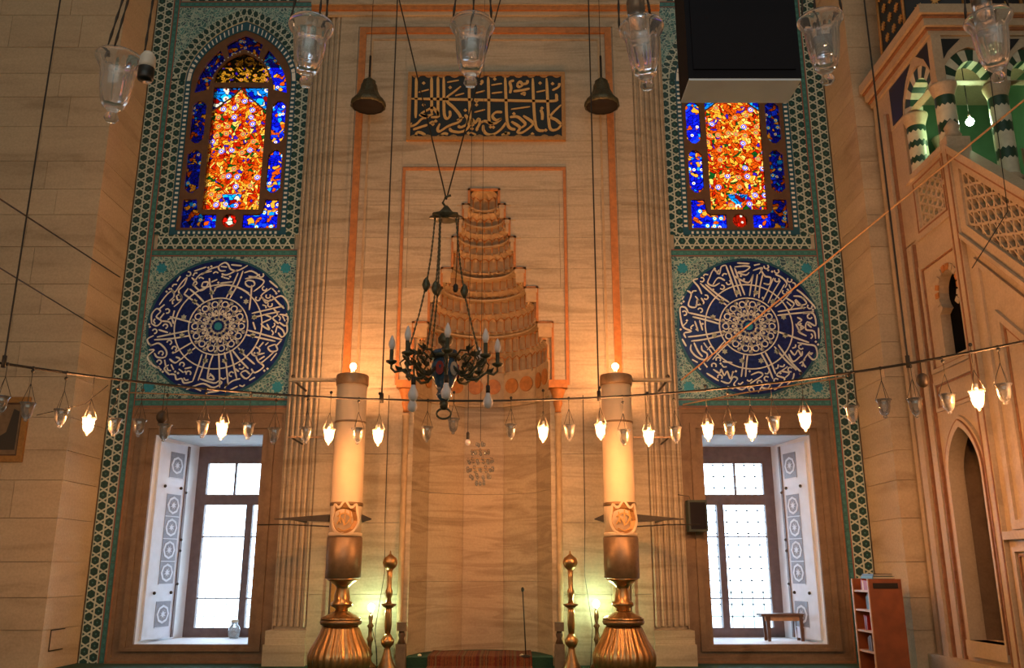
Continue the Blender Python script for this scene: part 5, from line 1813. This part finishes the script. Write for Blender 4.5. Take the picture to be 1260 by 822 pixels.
def big_lamp(loc, tilt, label, extra, chain_top):
    root = thing('large_glass_lamp', loc, label, 'lamp', 'large glass lamps of the near row')
    root.rotation_euler = (tilt[1], tilt[0], tilt[2])

    def part(mb, name, mat):
        return obj(name, mb.mesh(name, mat), root)
    part(MB().lathe(BIG + BIG_I, 60, (0, 0, 0), lambda a, i: 1 + .022 * math.cos(a * 10) if 6 <= i <= 11 else 1), 'cup', 'lamp_glass')
    if extra == 'tube':
        part(MB().lathe([(.035, .16), (.04, .25), (.042, .36), (.038, .38), (.03, .36), (.03, .18)], 18, (-.01, .01, .03)), 'inner_glass', 'lamp_glass')
        part(MB().lathe([(.03, .33), (.036, .36), (.036, .43), (.02, .44)], 14, (-.01, .01, .0)), 'bulb_socket', 'copper_drum')
    elif extra == 'socket':
        part(MB().lathe([(.03, 0), (.034, .01), (.034, .06), (.02, .07)], 14, (.12, -.02, .16)), 'bulb_socket', 'socket_black')
        part(MB().lathe([(.03, .0), (.036, .02), (.032, .06), (.02, .08)], 14, (.12, -.02, .215)), 'socket_cap', 'socket_white')
    else:
        part(MB().lathe([(.034, .08), (.036, .085), (.04, .17), (.036, .17), (.03, .09)], 18), 'inner_glass', 'lamp_glass')
    tx, ty, tz = chain_top
    for a in (.5, 2.6, 4.7):
        p0 = Vector((.096 * math.cos(a), .096 * math.sin(a), .262))
        p1 = Vector((tx + .025 * math.cos(a), ty + .025 * math.sin(a), tz))
        m = MB()
        n = 22
        pts, rs = [], []
        for i in range(n + 1):
            q = p0.lerp(p1, i / n)
            pts.append(q)
            rs.append(.0065 if i % 2 else .0035)
        m.tube(pts, rs, 5)
        part(m, 'chain', 'iron')
    return root


near = [((-1.19, 3.40, 3.475), (.02, .03, .2), 'socket', (.09, 0, 1.25), 'large glass lamp with a dark bulb socket beside it, before the limestone pier'),
        ((-.355, 3.38, 3.635), (.03, 0, .6), '', (.02, 0, 1.1), 'large clear glass lamp before the stained window of the plain pier'),
        ((.36, 3.38, 3.635), (.0, .02, 1.1), '', (0, 0, 1.1), 'large clear glass lamp before the calligraphy board'),
        ((1.125, 3.38, 3.62), (-.06, .0, .3), 'tube', (-.02, 0, 1.12), 'large glass lamp with an upright tube, beside the hanging black box'),
        ((1.92, 3.40, 3.66), (-.14, .02, .9), '', (.10, 0, 1.05), 'large tilted glass lamp before the pier next to the pulpit'),
        ((2.655, 3.38, 3.66), (-.06, .02, .5), 'tube', (.02, 0, 1.06), 'large glass lamp with an upright tube, before the striped kiosk')]
for loc, tilt, ex, top, lab in near:
    big_lamp(loc, tilt, lab, ex, top)

# ------------------------------------------------------------------ central bronze chandelier
CX, CY = -.17, 9.0
ch = thing('chandelier', (CX, CY, 3.17), 'dark bronze chandelier with painted vase body and white bulbs', 'chandelier')
vb = MB().lathe([(.03, 3.26), (.07, 3.30), (.085, 3.33), (.07, 3.37), (.10, 3.44), (.145, 3.55), (.15, 3.62), (.12, 3.70), (.10, 3.74), (.13, 3.77), (.13, 3.80), (.06, 3.82)], 24, (CX, CY, 0)).build('vase', 'porcelain_blue', ch)
for i in range(6):
    a = PI / 3 * i + .25
    mp = lambda u, v, d, a=a: (CX + (.148 + d) * math.cos(a + u / .148), CY + (.148 + d) * math.sin(a + u / .148), v)
    MB().plate([(.045 * math.cos(2 * PI * q / 12), 3.59 + .075 * math.sin(2 * PI * q / 12)) for q in range(12)], [], mp, -.012, .006).build('painted_panel', 'porcelain_cream' if i % 2 else 'book_red', vb)
MB().lathe([(.05, 3.82), (.03, 3.85), (.075, 3.89), (.08, 3.94), (.05, 3.99), (.02, 4.0)], 18, (CX, CY, 0)).build('top_knob', 'bronze_green', ch)
MB().lathe([(.02, 3.17), (.045, 3.2), (.05, 3.24), (.03, 3.27)], 14, (CX, CY, 0)).build('foot', 'bronze_green', ch)
MB().tube([(CX + .075 * math.cos(2 * PI * i / 14), CY, 3.13 + .055 * math.sin(2 * PI * i / 14)) for i in range(14)], .012, 6, True).build('pendant_ring', 'bronze_green', ch)
MB().lathe([(.13, 3.71), (.17, 3.72), (.17, 3.75), (.13, 3.76)], 24, (CX, CY, 0)).build('collar', 'bronze_green', ch)
ARMS = 8
for i in range(ARMS):
    a = 2 * PI * i / ARMS + .12
    ca, sa = math.cos(a), math.sin(a)
    P = lambda r, z: (CX + r * ca, CY + r * sa, z)
    m = MB()
    m.tube([P(.14, 3.60), P(.24, 3.50), P(.34, 3.50), P(.44, 3.58), P(.52, 3.56), P(.56, 3.60), P(.56, 3.66)], [.018, .016, .016, .014, .014, .014, .014], 6)
    m.tube([P(.14, 3.70), P(.22, 3.78), P(.32, 3.76), P(.36, 3.68), P(.31, 3.63), P(.27, 3.68), P(.30, 3.71)], .012, 6)
    m.tube([P(.36, 3.54), P(.42, 3.66), P(.38, 3.74), P(.34, 3.70)], .010, 5)
    m.tube([P(.44, 3.58), P(.47, 3.66), P(.43, 3.70)], .009, 5)
    for rr, zz in ((.25, 3.52), (.33, 3.77), (.40, 3.70), (.47, 3.58), (.28, 3.60)):
        for sg in (-1, 1):
            p = P(rr, zz)
            m.plate([(0, 0), (.03, .025), (.05, .07), (.015, .05), (-.015, .05), (-.03, .02)], [], lambda u, v, d, p=p, sg=sg: (p[0] + (u * ca) + sg * (v * .5) * -sa, p[1] + u * sa + sg * v * .5 * ca, p[2] + v * .9 - .02 + d), 0, .008)
    arm = m.build('arm', 'bronze_green', ch)
    MB().lathe([(.015, 3.64), (.055, 3.66), (.06, 3.68), (.02, 3.69), (.022, 3.80)], 12, P(.56, 0)).build('candle_cup', 'bronze_green', arm)
    if i != 2:
        MB().lathe([(.018, 3.80), (.034, 3.84), (.036, 3.87), (.022, 3.92), (.004, 3.96)], 12, P(.56, 0)).build('flame_bulb', 'bulb_white', arm)
    if i in (0, 3, 5, 6):
        MB().tube([P(.46, 3.56), P(.46, 3.42)], .010, 5).build('bulb_stem', 'bronze_green', arm)
        MB().lathe([(.022, 3.44), (.024, 3.40), (.024, 3.36)], 10, P(.46, 0)).build('bulb_socket', 'iron', arm)
        MB().lathe([(.022, 3.36), (.028, 3.33), (.05, 3.28), (.053, 3.25), (.04, 3.21), (.005, 3.195)], 14, P(.46, 0)).build('bulb', 'bulb_white', arm)
# canopy crown and its chains
ZK = 5.32
MB().lathe([(.17, ZK), (.16, ZK + .02), (.09, ZK + .05), (.05, ZK + .10), (.02, ZK + .14)], 18, (CX - .02, CY, 0), lambda a, i: 1 + (.12 * math.cos(a * 8) if i < 2 else 0)).build('crown', 'bronze_green', ch)
MB().tube([(CX - .02, CY, ZK + .12), (CX - .06, CY, ZK + .18), (CX - .03, CY, ZK + .25), (CX + .03, CY, ZK + .27)], .014, 6).build('hook', 'bronze_green', ch)
for k, (r, a) in enumerate(((.40, PI + .2), (.38, -.25), (.30, 2.2), (.34, 4.2))):
    p0 = Vector((CX - .02 + .12 * math.cos(a), CY + .12 * math.sin(a), ZK))
    p1 = Vector((CX + r * math.cos(a), CY + r * math.sin(a), 3.74))
    n = 60
    pts = [p0.lerp(p1, i / n) + Vector((.05 * math.cos(a), .05 * math.sin(a), 0)) * -math.sin(PI * i / n) for i in range(n + 1)]
    MB().tube(pts, [.013 if i % 2 else .006 for i in range(n + 1)], 5).build('chain', 'bronze_green', ch)
    q = pts[int(n * (.5 + .06 * (k % 2)))]
    MB().lathe([(.01, -.08), (.03, -.05), (.045, 0), (.03, .05), (.01, .08)], 10, tuple(q)).build('chain_boss', 'bronze_green', ch)
for x1 in (-.55 - .85, .41 + .75):
    MB().tube([(CX - .02, CY, ZK + .22), (x1 * 1.9, CY, 15.9), (x1 * 2.4, CY, 19.98)], .008, 5).build('cable', 'black_wire', ch)
MB().tube([(CX + .12, CY, ZK + .02), (CX + .10, CY, 4.55)], .005, 4).build('flex', 'black_wire', ch)
MB().lathe([(.02, 0), (.028, .02), (.028, .07), (.015, .09)], 10, (CX + .10, CY, 4.46)).build('junction', 'iron', ch)

# ------------------------------------------------------------------ small crystal lamp and hanging bulb before the niche
cr = thing('crystal_lamp', (.0, 14.4, 2.9), 'small clear crystal bead lamp hanging before the niche', 'lamp')
m = MB()
for k, (z, r, n) in enumerate(((3.55, .06, 6), (3.42, .14, 10), (3.28, .20, 14), (3.14, .21, 14), (3.02, .16, 10), (2.92, .07, 6))):
    for i in range(n):
        a = 2 * PI * (i + .5 * (k % 2)) / n
        m.ball((.02 + r * math.cos(a), 14.4 + r * math.sin(a), z + .02 * math.sin(i * 3)), .026, 6, 1.4)
m.build('crystal_beads', 'cup_glass', cr)['kind'] = 'stuff'
m = MB()
for z, r in ((3.45, .14), (3.30, .20), (3.15, .21)):
    m.tube([(.02 + r * math.cos(2 * PI * i / 20), 14.4 + r * math.sin(2 * PI * i / 20), z) for i in range(20)], .006, 4, True)
m.build('hoops', 'brass', cr)
MB().tube([(.02, 14.4, 3.6), (.02, 14.4, 19.98)], .004, 4).build('cord', 'black_wire', cr)
hb = thing('hanging_bulb', (-.15, 13.2, 3.35), 'small dark socketed bulb hanging beside the crystal lamp', 'lamp')
MB().lathe([(.02, 0), (.026, .02), (.026, .10), (.012, .12)], 10, (-.13, 13.2, 3.46)).build('bulb_socket', 'iron', hb)
MB().ball((-.13, 13.2, 3.42), .042, 10, 1.2).build('bulb', 'bulb_white', hb)
MB().tube([(-.13, 13.2, 3.56), (-.13, 13.2, 19.98)], .004, 4).build('flex', 'black_wire', hb)

# ------------------------------------------------------------------ stretched cables
def at(px, py, Y):
    up = 411 - py
    d = FPX * math.cos(TH) - up * math.sin(TH)
    return (.54 + (px - 630) * Y / d, Y, EYE + (FPX * math.sin(TH) + up * math.cos(TH)) * Y / d)


def cable(p, r, mat, label, name='stretched_cable', cat='cable'):
    pts = []
    for a, b in zip(p[:-1], p[1:]):
        for i in range(8):
            pts.append(tuple(a[q] + (b[q] - a[q]) * i / 8 for q in range(3)))
    pts.append(p[-1])
    return tag(MB().tube(pts, r, 5).build(name, mat), label, cat)


A, B = at(838, 468, 15.55), at(1215, 160, 11.0)
E_ = tuple(B[q] + (B[q] - A[q]) * .35 for q in range(3))
cable([A, B, E_], .016, 'cord_tan', 'thick pale cable rising past the medallion toward the pulpit kiosk')
A, B = at(0, 245, 10.0), at(149, 342, 15.95)
cable([tuple(A[q] - (B[q] - A[q]) * .8 for q in range(3)), A, B], .012, 'black_wire', 'thin dark wire sloping down across the limestone pier, upper of two')
A, B = at(0, 330, 10.0), at(141, 416, 15.95)
cable([tuple(A[q] - (B[q] - A[q]) * .8 for q in range(3)), A, B], .010, 'black_wire', 'thin dark wire sloping down across the limestone pier, lower of two')
A, B, C_ = at(100, 508, 11.6), at(115, 495, 11.7), at(35, 512, 11.2)
cable([at(133, 474, 11.75), at(105, 497, 11.5), at(45, 511, 11.0)], .006, 'black_wire', 'slack flex drooping between small lamps before the limestone pier')
A = at(913, 484, 15.9)
cable([at(840, 498, 15.9), A, at(1040, 464, 15.9)], .014, 'cord_tan', 'orange cord fixed across the foot of the medallion above the bench window')
cable([at(157, 483, 15.9), at(260, 487, 15.9), at(350, 491, 15.9)], .012, 'cord_tan', 'orange cord fixed across the foot of the medallion above the jar window')
cable([at(1196, 330, 9.6), at(1240, 260, 9.6), (at(1236, 0, 9.6)[0], 9.6, 19.98)], .006, 'black_wire', 'thin vertical wire in front of the pulpit balustrade')
